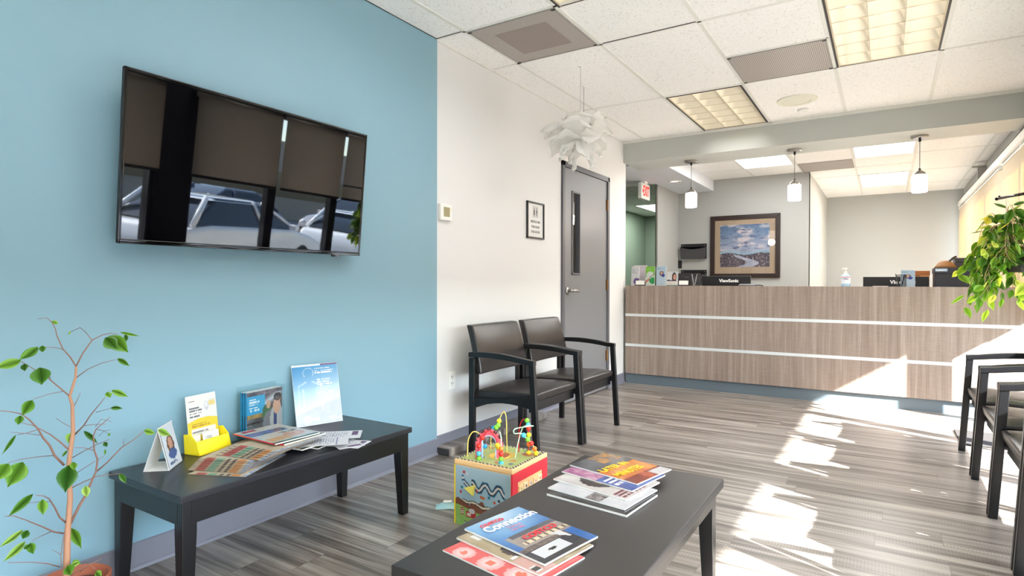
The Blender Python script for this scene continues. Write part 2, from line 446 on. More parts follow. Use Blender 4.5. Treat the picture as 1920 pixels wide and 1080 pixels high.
def mixc(a, b, t):
    t = max(0, min(1, t)); return tuple(a[i] * (1 - t) + b[i] * t for i in range(3))
def inr(u, v, a, b, c, d): return a <= u <= b and c <= v <= d
def inc(u, v, cx, cy, rx, ry=None):
    ry = rx if ry is None else ry
    return ((u - cx) / rx) ** 2 + ((v - cy) / ry) ** 2 <= 1
def fr(u, v, s=1.0, seed=0.0):
    return noise.fractal(Vector((u * s, v * s, seed)), 0.8, 2.0, 4) * 0.5 + 0.5
def textbars(u, v, x0, x1, y0, y1, rows, ink, bg, seed=0):
    """tiny print too small to read: broken lines"""
    if not inr(u, v, x0, x1, y0, y1): return bg
    t = (y1 - v) / (y1 - y0) * rows; r = int(t); f = t - r
    L = x0 + (x1 - x0) * (0.72 + 0.28 * ((r * 37 + seed * 11) % 10) / 10)
    if 0.25 < f < 0.75 and u < L and noise.noise(Vector((u * 60, r * 3.3 + seed, 0))) > -0.25: return ink
    return bg
# ================================================================== THE SETTING
XB, XW, XR = -2.34, -2.36, 1.04
def wallbox(name, m, *a):
    return struct(MB().box(*a).build(name, m))
struct(MB().box(-5.2, 1.14, -3.2, 13.2, -0.12, 0).build('floor', MATS['floor']))
HOLES = [(x - .282, x + .282, y - .592, y + .592) for x, y in TROFFERS]
xs = sorted({-5.2, 1.24} | {h_[0] for h_ in HOLES} | {h_[1] for h_ in HOLES}); ys = sorted({-3.2, 13.2} | {h_[2] for h_ in HOLES} | {h_[3] for h_ in HOLES})
cb_ = MB(); cb_.box(-5.2, 1.24, -3.2, 13.2, CZ + .12, CZ + .2)
for a_, b_ in zip(xs, xs[1:]):
    for c_, d_ in zip(ys, ys[1:]):
        if not any(h_[0] < (a_ + b_) / 2 < h_[1] and h_[2] < (c_ + d_) / 2 < h_[3] for h_ in HOLES):
            cb_.b.faces.new([cb_.b.verts.new(p_) for p_ in ((a_, c_, CZ), (a_, d_, CZ), (b_, d_, CZ), (b_, c_, CZ))])
ceil = struct(cb_.build('ceiling', MATS['ceiling']))
# suspended grid
GRID = mat('white_grid_bar', hx(228, 228, 222), 0.45)
g = MB(); sh = MB()
def gx(x, y0, y1):
    g.box(x - .012, x + .012, y0, y1, CZ - .0035, CZ + .001)
def gy(y, x0, x1):
    g.box(x0, x1, y - .009, y + .009, CZ - .0035, CZ + .001)
XL = [-2.128, -1.518, -0.908, -0.300, 0.302, 0.912]
for x in XL: gx(x, -3.0, 5.93)
for y in (2.826, 3.432, 4.668, 5.915): gy(y, -2.335, 1.04)
for y in (-2.05, -0.83, 0.39, 1.61): gy(y, -2.335, 1.04)
gy(4.068, -0.908, -0.300); gy(2.217, -2.128, -1.518)
for x in (-1.56, -0.945, -0.328, 0.29, 0.93): gx(x, 6.42, 8.79 if x < -0.9 else 11.64)
for y in (6.93, 8.15): gy(y, -2.10, 1.02)
for y in (9.43, 10.65): gy(y, -0.86, 1.02)
gy(8.79, -0.945, 0.29)
for x in (-4.1, -3.5, -2.9): gx(x, 7.76, 12.8)
for y in (8.4, 9.62, 10.84, 12.12): gy(y, -4.55, -2.63)
g.build('ceiling_grid', GRID, ceil)
# thin dark gaps where tiles sit unevenly
s_ = MB(); s_.box(-1.50, -0.925, 3.422, 3.424, CZ - .0045, CZ); s_.box(-2.335, -2.14, 2.816, 2.8165, CZ - .0045, CZ)
s_.box(-2.338, -2.335, -3, 2.82, CZ - .003, CZ + .001)
s_.build('tile_gap', mat('gap_dark', hx(40, 38, 36), .8), ceil)

wallbox('wall_left', BLUEW, -2.50, XB, -3.0, 2.83, 0, CZ)
wl = MB()
wl.box(-2.50, XW, 2.83, 4.515, 0, CZ); wl.box(-2.50, XW, 5.545, 6.01, 0, CZ); wl.box(-2.50, XW, 4.515, 5.545, 2.125, CZ)
struct(wl.build('wall_left', WHITEW))
wallbox('wall_back', WHITEW, -2.5, 1.14, -3.12, -3.0, 0, CZ)
wallbox('wall_back', GREYW, -2.66, -0.864, 8.80, 8.92, 0, CZ)
wallbox('wall_back', GREYW, -0.864, 1.04, 11.65, 11.77, 0, CZ)
wallbox('wall_left', mat('pale_grey_wall_paint', hx(180, 180, 176), .6), -0.90, -0.864, 8.805, 11.65, 0, CZ)
wallbox('wall_left', GREYW, -2.64, -2.62, 7.85, 8.80, 0, CZ)
wallbox('wall_left', GREENW, -2.66, -2.641, 7.86, 12.8, 0, CZ)
wallbox('wall_left', GREENW, -4.65, -4.55, 6.0, 12.8, 0, CZ)
wallbox('wall_back', GREENW, -4.65, -2.64, 12.8, 12.9, 0, CZ)
wallbox('wall_left', GREYW, -4.65, -2.50, 5.93, 6.01, 0, CZ)
wallbox('wall_left', mat('dim_tan_wall', hx(120, 104, 88), .7), -3.9, -3.8, 3.6, 5.93, 0, CZ)
wallbox('wall_left', mat('dim_tan_wall', hx(120, 104, 88), .7), -3.8, -2.50, 3.5, 3.6, 0, CZ)
struct(MB().box(XB - .02, XR, 5.94, 6.41, 2.34, CZ).build('trim_1', BEAMW))
sf = MB(); sf.box(-4.55, -2.11, 6.41, 7.76, 2.40, CZ); sf.box(-2.62, -2.11, 7.76, 8.80, 2.40, CZ)
struct(sf.build('trim_2', SOFFW))
# ceiling wall angles
t = MB(); t.box(-2.36, 1.04, 5.925, 5.94, CZ - .022, CZ); t.box(XW, XW + .014, 2.84, 5.93, CZ - .006, CZ)
struct(t.build('trim_3', mat('white_angle', hx(226, 226, 220), .5)))
# plinth along the white wall
pl = struct(MB().box(XW, -2.238, 2.826, 4.05, 0, 0.046).build('trim_4', MATS['floor'], bevel=.003))
MB().box(XW + .001, -2.239, 2.8235, 2.826, 0.001, 0.044).build('end_face', mat('dark_plinth_end', hx(56, 56, 60), .5), pl)
# base boards
def base(name, x, y0, y1, h):
    b = MB(); b.prism([(x, 0), (x + .017, 0), (x + .014, .010), (x + .008, .016), (x + .007, h - .004), (x, h)], 'y', y0, y1)
    return struct(b.build(name, BASEG))
base('baseboard_left', XB, -3.0, 2.845, .099)
base('baseboard_left', XW, 2.845, 4.51, .105)
base('baseboard_left', XW, 5.55, 6.01, .105)
struct(MB().box(-2.34, 1.04, -3.0, -2.99, 0, .1).build('baseboard_back', BASEG))

# ------------------------------------------------------------------ storefront on the right
wr = MB()
wr.box(XR, 1.24, -3.0, 11.65, 2.25, 3.3)          # header wall
wr.box(XR, 1.24, -3.0, 11.65, -0.3, 0.09)         # curb
wr.box(XR, 1.24, 2.74, 3.02, 0.09, 2.25)          # column
wr.box(XR, 1.24, 7.42, 7.62, 0.09, 2.25); wr.box(XR, 1.24, 11.45, 11.77, 0.09, 2.25)
wr.box(XR, 1.24, -3.12, -2.9, 0, 2.25)
struct(wr.build('wall_right', GREYW))
struct(MB().box(1.035, 1.036, 2.735, 3.025, 0.09, 2.25).box(1.035, 1.25, 2.73, 2.742, .09, 2.25).box(1.035, 1.25, 3.018, 3.03, .09, 2.25).build('trim_5', MULL))
BAYS = [(-2.9, -1.95), (-1.95, -1.0), (-1.0, -0.05), (-0.05, 0.9), (0.9, 1.85), (1.85, 2.74), (3.02, 3.92), (3.92, 4.75), (4.75, 5.61),
        (5.61, 6.52), (6.52, 7.42), (7.62, 8.58), (8.58, 9.54), (9.54, 10.50), (10.50, 11.45)]
for i, (a, b) in enumerate(BAYS):
    f = MB(); X0, X1 = 1.055, 1.14
    f.box(X0, X1, a, a + .048, .09, 2.25); f.box(X0, X1, b - .048, b, .09, 2.25)
    f.box(X0, X1, a, b, .09, .15); f.box(X0, X1, a, b, 2.20, 2.25)
    o = struct(f.build('window_%d' % (i + 1), MULL))
    MB().box(1.10, 1.106, a + .045, b - .045, .145, 2.205).build('glass', MATS['window_glass'], o)
VAL = mat('white_valance', hx(222, 218, 210), .5)
for i, (a, b) in enumerate(BAYS[:9]):
    t = empty('roller_shade', (0.985, (a + b) / 2, 2.25))
    w2 = (b - a) / 2 - .022
    if i == 6: t.location.y -= .02; w2 += .015
    MB().cyl((0, -w2, -.04), (0, w2, -.04), .028).build('roller', STEEL, t, smooth=True)
    MB().box(-.031, -.029, -w2, w2, -.77, -.04).build('cloth', MATS['shade_cloth'], t)
    MB().box(-.038, -.022, -w2, w2, -.795, -.768).build('bottom_bar', MULL, t, bevel=.003)
    where = ['behind the camera', 'behind the camera', 'behind the camera', 'behind the camera', 'beside the coffee table', 'just before the dark column',
             'just past the dark column', 'behind the middle chairs', 'beside the reception beam'][i]
    tag(t, 'brown mesh roller shade half lowered over the storefront glass ' + where, 'roller shade', 'roller shades of the waiting area' if i < 4 else None)
# reception vertical blinds
random.seed(4)
wh = ['nearest the reception beam', 'above the hanging plant', 'between the column and the black rod', 'third from the far wall', 'second from the far wall', 'at the far grey wall']
for i, (a, b) in enumerate(BAYS[9:]):
    t = empty('vertical_blind', (0.98, (a + b) / 2, 2.25)); w2 = (b - a) / 2 - .02
    MB().box(-.02, .02, -w2, w2, -.035, 0).build('head_rail', WHITEP, t)
    v = MB(); n = 9
    for k in range(n):
        yc = -w2 + (k + .5) * 2 * w2 / n
        v.box(-.0008, .0008, -.062, .062, -1.45, -.035, Matrix.Translation((0, yc, 0)) @ Matrix.Rotation(radians(12 + random.uniform(-3, 3)), 4, 'Z'))
    v.build('vanes', MATS['cream_blind'], t)
    tag(t, 'cream vertical blind glowing in the sun, ' + wh[i], 'blind')
va = MB().box(0.930, 0.945, 5.62, 11.2, 2.235, 2.318).box(.93, .955, 11.18, 11.2, 2.235, 2.318).box(.93, 1.04, 5.62, 11.2, 2.302, 2.318)
tag(va.build('valance', VAL, bevel=.004), 'long white valance running above the cream blinds on the window wall', 'valance')
br = MB().box(.955, 1.04, 9.18, 9.215, 2.34, 2.50).box(.90, 1.04, 9.16, 9.235, 2.495, 2.51)
tag(br.build('shelf_bracket', STEEL), 'small grey metal bracket above the white valance under the ceiling', 'bracket')

# outside
ASPH = mat('asphalt', hx(150, 148, 146), .9, bump=(40, .3, .01)); CONC = mat('concrete', hx(222, 216, 206), .85)
struct(MB().box(3.9, 45, -35, 50, -0.42, -0.32).build('parking_lot', ASPH))
struct(MB().box(1.24, 3.9, -35, 50, -0.42, -0.14).build('sidewalk', CONC))
struct(MB().box(1.24, 3.40, -5.0, 5.15, 2.63, 2.86).build('canopy', mat('canopy_paint', hx(200, 190, 176), .7)))

# ------------------------------------------------------------------ door in the white wall
d = MB()
d.box(-2.49, -2.342, 4.52, 4.563, 0, 2.12); d.box(-2.49, -2.342, 5.498, 5.54, 0, 2.12); d.box(-2.49, -2.342, 4.52, 5.54, 2.075, 2.12)
door = struct(d.build('door_1', FRAMEG, bevel=.002))
l = MB(); a, b, y0, y1 = 1.136, 1.884, 4.715, 4.885
l.box(-2.40, -2.358, 4.566, y0, .01, 2.072); l.box(-2.40, -2.358, y1, 5.495, .01, 2.072)
l.box(-2.40, -2.358, y0, y1, .01, a); l.box(-2.40, -2.358, y0, y1, b, 2.072)
l.build('door_leaf', DOORG, door)
v = MB(); v.box(-2.40, -2.350, y0, y0 + .016, a, b).box(-2.40, -2.350, y1 - .016, y1, a, b).box(-2.40, -2.350, y0, y1, a, a + .016).box(-2.40, -2.350, y0, y1, b - .016, b)
v.build('vision_frame', FRAMEG, door, bevel=.003)
MB().box(-2.383, -2.379, y0 + .01, y1 - .01, a + .01, b - .01).build('vision_glass', MATS['window_glass'], door)
h = MB(); h.cyl((-2.358, 4.632, .995), (-2.348, 4.632, .995), .032, seg=24).cyl((-2.348, 4.632, .995), (-2.30, 4.632, .995), .012)
h.tube([(-2.302, 4.632, .995), (-2.295, 4.66, .996), (-2.295, 4.70, .992), (-2.297, 4.742, .985)], [.014, .012, .010, .008], 12)
h.build('door_handle', STEEL, door, smooth=True)
for z in (1.84, 1.045, .34):
    MB().cyl((-2.351, 5.497, z - .055), (-2.351, 5.497, z + .055), .009, seg=12).box(-2.358, -2.353, 5.478, 5.515, z - .05, z + .05).build('hinge', BRASS, door)
o = MB().ball((-3.2, 4.9, 2.13), .07).build('ceiling_bulb', mat('amber_bulb', (1, .6, .3), .5, emit=(1, .62, .3), es=7), None, smooth=True)
tag(o, 'amber lamp glowing behind the door window, high up', 'lamp')
MB().cyl((0, 0, .06), (0, 0, CZ - 2.13), .012).build('stem', STEEL, o).location = (-3.2, 4.9, 2.13)

# ------------------------------------------------------------------ ceiling fixtures
REFL = mat('cream_reflector', hx(238, 231, 214), .42, metal=.1, spec=.6)
TUBE = mat('lit_tube', (1, .9, .75), .5, emit=(1.0, .95, .87), es=9.5)
GLOW = mat('cream_lens_back', hx(250, 238, 212), .6, emit=(1.0, .89, .72), es=.55)
def make_troffer():
    t = empty('ceiling_light')
    W, L = .282, .592
    f = MB()
    for s in (-1, 1):
        f.box(s*(W + .002) - .006, s*(W + .002) + .006, -L - .004, L + .004, -.006, .003); f.box(-W, W, s*L - .003, s*L + .003, -.004, .003)
    f.build('frame', mat('black_gap_frame', hx(18, 16, 16), .5), t)
    # louver: 3 x 6 parabolic cells, thin lower edges and deep curved reflectors
    lv = MB(); NX, NY = 3, 6; m_ = 10; WI, LI = W - .012, L - .010
    def hz(u, v):
        a_ = 1 - abs(2 * u - 1) ** 3.2; c_ = 1 - abs(2 * v - 1) ** 3.0
        return .002 + .072 * min(a_ ** .8, c_ ** .9 * 1.0)
    for i in range(NX):
        for j in range(NY):
            G = [[lv.b.verts.new((-WI + 2 * WI * (i + p / m_) / NX, -LI + 2 * LI * (j + q / m_) / NY, hz(p / m_, q / m_))) for p in range(m_ + 1)] for q in range(m_ + 1)]
            for q in range(m_):
                for p in range(m_):
                    if 3 < p < 6 and 2 <= q <= 7: continue
                    lv.b.faces.new([G[q][p], G[q+1][p], G[q+1][p+1], G[q][p+1]])
    lv.build('louver', REFL, t, smooth=True)
    e_ = MB()
    for i in range(1, NX): e_.box(-WI + 2 * WI * i / NX - .0016, -WI + 2 * WI * i / NX + .0016, -LI, LI, -.001, .004)
    for j in range(1, NY): e_.box(-WI, WI, -LI + 2 * LI * j / NY - .0012, -LI + 2 * LI * j / NY + .0012, .0, .004)
    for s in (-1, 1): e_.box(s*(W-.006) - .006, s*(W-.006) + .006, -L, L, -.004, .10); e_.box(-W, W, s*(L-.005) - .005, s*(L-.005) + .005, -.002, .10)
    e_.build('louver_edge', mat('louver_edge_tan', hx(206, 192, 166), .5), t)
    for x in (-W * 2 / 3, 0, W * 2 / 3):
        MB().cyl((x, -L + .03, .088), (x, L - .03, .088), .016, seg=10).build('tube', TUBE, t)
    return t
tr = make_troffer()
TL = ['square-celled troffer ceiling light beside the grey beam, left of the round speaker', 'large troffer ceiling light at the top of the picture, warm lit cells']
for i, (x, y) in enumerate(TROFFERS):
    o = tr if i == 0 else copy_tree(tr)
    o.location = (x, y, CZ - .001)
    if i == 1:      # dimmer, yellower glow set on the far fixture's tubes; later copies share it
        for c_ in tr.children:
            if c_.name.startswith('tube'): c_.data = c_.data.copy(); c_.data.materials[0] = mat('weak_tube', (1, .9, .75), .5, emit=(1.0, .92, .72), es=3.6)
    tag(o, TL[i] if i < 2 else 'troffer ceiling light over the near end of the waiting room', 'ceiling light', None if i < 2 else 'troffers over the near end of the room')
LENS = mat('glowing_white_lens', (1, 1, .97), .5, emit=(1.0, .985, .94), es=3.2)
def make_panel():
    t = empty('ceiling_panel_light')
    f = MB()
    for s in (-1, 1):
        f.box(s*.292 - .012, s*.292 + .012, -.604, .604, -.008, .002); f.box(-.292, .292, s*.594 - .01, s*.594 + .01, -.008, .002)
    f.build('frame', mat('white_metal', hx(225, 225, 220), .4), t)
    MB().box(-.282, .282, -.586, .586, -.004, .001).build('lens', LENS, t); return t
pn = make_panel()
PL = ['glowing flat ceiling light left of the middle pendant, behind the beam', 'glowing flat ceiling light between the middle and right pendants, nearer the beam',
      'glowing flat ceiling light farthest back, left of the right pendant', 'glowing ceiling light in the green corridor under the exit sign']
for i, (x, y) in enumerate(PANELS + [(-3.79, 11.47)]):
    o = pn if i == 0 else copy_tree(pn)
    o.location = (x, y, CZ - .001); tag(o, PL[i], 'ceiling light')
# vents
def vent(x0, x1, y0, y1, label, ring=True):
    t = empty('ceiling_vent', ((x0+x1)/2, (y0+y1)/2, CZ)); W = (x1-x0)/2; L = (y1-y0)/2
    MB().box(-W, W, -L, L, -.006, 0).build('perforated_face', MATS['perf'], t)
    if ring and x0 < -2: MB().box(-W*.60, W*.60, -L*.60, L*.60, -.0066, -.006).build('inner_plate', mat('vent_inner', hx(138, 126, 120), .5), t)
    f = MB()
    for s in (-1, 1): f.box(s*W - .004, s*W + .004, -L, L, -.008, 0); f.box(-W, W, s*L - .004, s*L + .004, -.008, 0)
    f.build('rim', mat('vent_rim', hx(150, 146, 142), .5), t)
    if ring:
        c = MB()
        for sx in (-1, 1):
            for sy in (-1, 1): c.box(sx*(W-.008) - .012, sx*(W-.008) + .012, sy*(L-.006) - .007, sy*(L-.006) + .007, -.010, -.004)
        c.build('corner_clip', mat('vent_black', hx(14, 14, 14), .5), t)
    return tag(t, label, 'air vent')
vent(-2.112, -1.534, 2.842, 3.418, 'square brownish perforated vent near the blue and white walls')
vent(-0.892, -0.316, 4.085, 4.652, 'square grey perforated vent between the two troffer lights')
vent(-0.93, -0.345, 8.17, 8.775, 'grey air vent behind the beam beside the middle pendant', False)
# speaker and detector
o = MB().lathe([(0, -.012), (.085, -.012), (.10, -.009), (.105, -.014), (.148, -.010), (.152, 0), (0, 0)], (-.616, 5.315, CZ), 40).build('ceiling_speaker', mat('off_white_grille', hx(222, 222, 206), .6), smooth=False)
tag(o, 'round off-white speaker grille in the ceiling tile by the beam', 'speaker')
o = MB().lathe([(0, -.022), (.03, -.022), (.042, -.012), (.045, 0), (0, 0)], (-.606, 5.63, CZ), 24).build('smoke_detector', WHITEP, smooth=True)
tag(o, 'small round white detector just behind the ceiling speaker', 'detector')
p = at_z(1265, 340, 2.40)
t = empty('downlight', (p.x, p.y, 2.40))
MB().lathe([(.052, -.002), (.06, -.008), (.085, -.004), (.088, 0), (.052, 0)], seg=28).build('trim_ring', WHITEP, t, smooth=True)
MB().lathe([(0, -.001), (.052, -.001), (.052, 0), (0, 0)], seg=28).build('lamp', mat('downlight_lens', (.9, .9, .85), .3, emit=(1, .97, .9), es=1.0), t)
tag(t, 'round recessed downlight in the grey dropped soffit', 'ceiling light')
# exit sign
EX = Vector((-2.69, 7.50, 2.40))
t = empty('exit_sign', EX)
MB().box(-.024, .024, -.16, .16, -.235, -.03).build('housing', WHITEP, t, bevel=.004)
MB().box(-.03, .03, -.05, .05, -.03, 0).build('mount', WHITEP, t)
RED = mat('exit_red', hx(214, 52, 40), .5, emit=hx(214, 40, 30), es=.6)
text_part('EXIT', .185, RED, t, (.0255, .015, -.135), (pi/2, 0, pi/2), .001, bold=.018, sx=.60)
MB().prism([(-.135, -.135), (-.105, -.105), (-.105, -.165)], 'x', .0245, .0262).build('arrow', RED, t)
tag(t, 'white exit sign with red EXIT letters hanging at the green corridor', 'exit sign')

# pendants on the beam
SHG = mat('opal_glass_lit', (1, .97, .92), .4, emit=(1.0, .95, .86), es=2.6)
def make_pendant():
    t = empty('pendant_lamp')
    MB().lathe([(0, 0), (.064, 0), (.064, -.016), (.058, -.022), (.012, -.024), (0, -.024)], seg=32).build('canopy', STEEL, t, smooth=False, bevel=0)
    MB().cyl((0, 0, -.022), (0, 0, -.05), .010).build('cord_grip', BLACKP, t)
    MB().cyl((0, 0, -.04), (0, 0, -.292), .0028, seg=8).build('cord', mat('grey_cord', hx(120, 118, 116), .5), t)
    MB().lathe([(0, -.288), (.010, -.288), (.014, -.300), (.034, -.310), (.046, -.326), (.050, -.340), (0, -.340)], seg=28).build('shade_cap', STEEL, t, smooth=True)
    MB().lathe([(0, -.338), (.054, -.338), (.0585, -.344), (.0585, -.478), (.055, -.486), (0, -.486)], seg=32).build('glass_shade', SHG, t, smooth=False, bevel=0)
    MB().ball((0, 0, -.289), .011, 10).build('cord_bead', BLACKP, t)
    return t
pd = make_pendant()
for i, x in enumerate((-1.712, -.734, .248)):
    o = pd if i == 0 else copy_tree(pd); o.location = (x, 6.195, 2.34)
    tag(o, ['lit white glass pendant lamp over the left end of the counter', 'lit white glass pendant lamp in front of the framed picture wall, middle of three',
            'lit white glass pendant lamp over the right end of the counter'][i], 'pendant lamp')
    pl_ = bpy.data.lights.new('pendant_bulb', 'POINT'); pl_.energy = 5; pl_.color = (1, .9, .78); pl_.shadow_soft_size = .06
    po = bpy.data.objects.new('pendant_bulb', pl_); COL.objects.link(po); po.location = (x, 6.195, 1.80)

# ------------------------------------------------------------------ reception counter
t = empty('reception_counter', (-.65, 5.94, 0))
X0, X1 = -1.68, 1.58
def cb(*a): return MB().box(*a)
cb(X0, X1, 0, .03, .108, .396).build('front_panel', MATS['laminate'], t, bevel=.0015)
cb(X0, X1, 0, .03, .424, .713).build('front_panel', MATS['laminate'], t, bevel=.0015)
cb(X0, X1, 0, .03, .741, 1.037).build('front_panel', MATS['laminate'], t, bevel=.0015)
ALU = mat('brushed_aluminium', hx(222, 226, 228), .34, metal=.35)
cb(X0, X1, -.002, .03, .396, .424).build('metal_strip', ALU, t); cb(X0, X1, -.002, .03, .713, .741).build('metal_strip', ALU, t)
cb(X0, X1, .024, .05, 0, .11).build('toe_kick', mat('slate_toe_kick', hx(94, 106, 114), .4), t)
cb(X0, X1, .012, .34, 1.004, 1.036).build('counter_ledge', MATS['laminate'], t)
cb(X0, X1, .09, .12, 0, 1.0).build('back_panel', MATS['laminate'], t)
tag(t, 'long reception counter in taupe wood laminate with two metal strips', 'counter')
t = empty('reception_desk', (-.65, 6.30, 0))
cb(X0, X1, 0, .62, .71, .74).build('desk_top', MATS['laminate'], t)
for x_ in (-1.66, 0, 1.55): cb(x_ - .012, x_ + .012, .04, .58, 0, .71).build('side_panel', MATS['laminate'], t)
tag(t, 'staff desk hidden behind the reception counter, carrying the monitors and storage box', 'desk')
# ================================================================== FURNITURE
def make_chair():
    """front towards +x, width along y, origin on the floor under the middle of the seat"""
    t = empty('waiting_chair')
    HW, TH = .302, .027
    for s in (-1, 1):
        y0, y1 = (HW - TH, HW) if s > 0 else (-HW, -HW + TH)
        MB().prism([(-.250, 0), (-.212, 0), (-.208, .60), (-.250, .60)], 'y', y0, y1).build('leg', BLACKW, t, bevel=.003)
        MB().prism([(.214, 0), (.250, 0), (.212, .602), (.176, .602)], 'y', y0, y1).build('leg', BLACKW, t, bevel=.003)
        n = 9; top = []; bot = []
        for i in range(n):
            u = i / (n - 1); x = -.250 + u * (.214 + .250)
            zt = .634 + .010 * sin(pi * min(1, u * 1.15)) - .022 * u * u
            top.append((x, zt)); bot.append((x, zt - .030 - .004 * (1 - abs(2*u-1))))
        MB().strip(top, bot, 'y', y0 - .004, y1 + .004).build('armrest', BLACKW, t, bevel=.003)
        top = []; bot = []
        for i in range(n):
            u = i / (n - 1); x = -.212 + u * (.192 + .212)
            top.append((x, .352 + .045 * u ** 1.2)); bot.append((x, .300 + .030 * sin(pi * u) + .028 * u))
        MB().strip(top, bot, 'y', y0 + .004, y1 - .004).build('side_rail', BLACKW, t, bevel=.002)
    MB().box(.165, .185, -HW + TH, HW - TH, .305, .362).build('front_rail', BLACKW, t, bevel=.002)
    MB().box(-.235, -.215, -HW + TH, HW - TH, .29, .35).build('rear_rail', BLACKW, t, bevel=.002)
    # seat cushion: wide puffed slab, waterfall front
    def cushion(name, nx, ny, fn, parent):
        me = bpy.data.meshes.new(name); vs = []; fs = []
        for side in (0, 1):
            for j in range(ny + 1):
                for i in range(nx + 1): vs.append(fn(i / nx, j / ny, side))
        N = (nx + 1) * (ny + 1)
        for j in range(ny):
            for i in range(nx):
                a = j * (nx + 1) + i
                fs.append((a, a + 1, a + nx + 2, a + nx + 1)); fs.append((N + a, N + a + nx + 1, N + a + nx + 2, N + a + 1))
        def edge(i0, j0, i1, j1):
            a = j0 * (nx + 1) + i0; b = j1 * (nx + 1) + i1; fs.append((b, a, N + a, N + b))
        for i in range(nx): edge(i, 0, i + 1, 0); edge(i + 1, ny, i, ny)
        for j in range(ny): edge(nx, j, nx, j + 1); edge(0, j + 1, 0, j)
        me.from_pydata(vs, [], fs); me.materials.append(LEATH)
        for p in me.polygons: p.use_smooth = True
        bm = bmesh.new(); bm.from_mesh(me); bmesh.ops.recalc_face_normals(bm, faces=bm.faces[:]); bm.to_mesh(me); bm.free()
        o = bpy.data.objects.new(name, me); COL.objects.link(o); o.parent = parent
        md = o.modifiers.new('bevel', 'BEVEL'); md.width = .010; md.segments = 3; md.limit_method = 'ANGLE'; md.angle_limit = radians(40)
        o.modifiers.new('normals', 'WEIGHTED_NORMAL')
        return o
    def seat(u, v, side):
        x = -.215 + u * .425; y = (v - .5) * 2 * .270
        if side == 0: return (x - .006, y, .345 + .022 * u)
        e = (1 - (2*v-1) ** 4) * (1 - (2*u-1) ** 6)
        return (x, y, .398 + .018 * u + .020 * e - .006 * max(0, u - .8) * 5)
    cushion('seat', 14, 12, seat, t)
    def back(u, v, side):
        y = (u - .5) * 2 * (.278 - .012 * v); z = .500 + .300 * v
        x = -.190 - .048 * v - .030 * v * v - (.0 if side else .040)
        cv = .020 * (2*u-1) ** 2                      # wraps around the sitter
        if side: return (x + cv + .010 * (1 - (2*u-1) ** 4) * sin(pi * v), y, z - .004 * v)
        return (x + cv * .5, y, z)
    cushion('backrest', 14, 10, back, t)
    for s in (-1, 1):
        MB().box(-.246, -.222, s * .245 - .014, s * .245 + .014, .30, .60).build('back_post', BLACKW, t)
    return t
ch = make_chair()
LC = ['dark armchair against the white wall right behind the toy cube', 'dark armchair against the white wall overlapping the grey door']
RC = ['armchair nearest the counter in the row along the window', 'second dark vinyl armchair from the counter in the row at the right edge',
      'third dark vinyl armchair from the counter in the row at the right edge', 'nearest armchair of the window row, mostly cut off by the picture edge']
for i, y in enumerate((3.226, 3.842)):
    o = ch if i == 0 else copy_tree(ch); o.location = (-1.916, y, 0)
    tag(o, LC[i], 'chair', 'pair of armchairs against the white wall')
for i, y in enumerate((4.405, 3.752, 3.128, 2.505)):
    o = copy_tree(ch); o.location = (.652, y, 0); o.rotation_euler = (0, 0, pi); o.scale = (1, 1, 1)
    tag(o, RC[i], 'chair', 'armchairs in a row along the window')
t = MB().box(.43, 1.02, 4.86, 5.32, 0, .009).build('floor_mat', mat('dark_mat', hx(46, 42, 42), .9), bevel=.002)
tag(t, 'thin dark floor mat behind the row of chairs near the counter', 'mat')

TH_ = .398
def table(name, x0, x1, y0, y1, h, top_t, m_top, m_leg, ap=.075, inset=.012, leg=.047, taper=.034):
    t = empty(name, ((x0+x1)/2, (y0+y1)/2, 0)); W = (x1-x0)/2; L = (y1-y0)/2
    MB().box(-W, W, -L, L, h - top_t, h).build('table_top', m_top, t, bevel=.0025)
    i = inset + .008
    for s in (-1, 1):
        MB().box(s*(W-i) - .009, s*(W-i) + .009, -L + i + .02, L - i - .02, h - top_t - ap, h - top_t).build('apron', m_leg, t)
        MB().box(-W + i + .02, W - i - .02, s*(L-i) - .009, s*(L-i) + .009, h - top_t - ap, h - top_t).build('apron', m_leg, t)
    for sx in (-1, 1):
        for sy in (-1, 1):
            xo, yo = sx * (W - inset), sy * (L - inset)
            b = MB(); a = leg; c = taper
            def q(w_): return [(xo, yo), (xo - sx*w_, yo), (xo - sx*w_, yo - sy*w_), (xo, yo - sy*w_)]
            hz = h - top_t
            r0 = [b.b.verts.new((*p_, .003)) for p_ in q(c)]; r1 = [b.b.verts.new((*p_, hz * .72)) for p_ in q(a)]; r2 = [b.b.verts.new((*p_, hz)) for p_ in q(a)]
            for A, B in ((r0, r1), (r1, r2)):
                for k in range(4): b.b.faces.new([A[k], A[(k+1) % 4], B[(k+1) % 4], B[k]])
            b.b.faces.new(r0); b.b.faces.new(r2[::-1]); bmesh.ops.recalc_face_normals(b.b, faces=b.b.faces[:])
            lg = b.build('leg', m_leg, t, bevel=.002)
            MB().cyl((xo - sx*.017, yo - sy*.017, 0), (xo - sx*.017, yo - sy*.017, .004), .010, seg=12).build('foot_glide', WHITEP, lg)
    return t
TOPB = mat('black_table_top', hx(30, 31, 37), .30, bump=(90, .06, .001))
tag(table('low_table', -2.296, -1.833, .985, 2.04, TH_, .024, TOPB, BLACKW), 'low black wooden table against the blue wall, holding leaflets and brochures', 'table')
tag(table('coffee_table', -.975, -.457, 1.012, 2.066, .400, .030, CHARC, BLACKW, ap=.05, inset=.02), 'low charcoal coffee table in the middle of the floor with two piles of magazines', 'table')

# ------------------------------------------------------------------ television
tl = radians(5.2)
t = empty('television', (-2.27, 1.565, 1.198), rot=(0, tl * 1.0, 0))
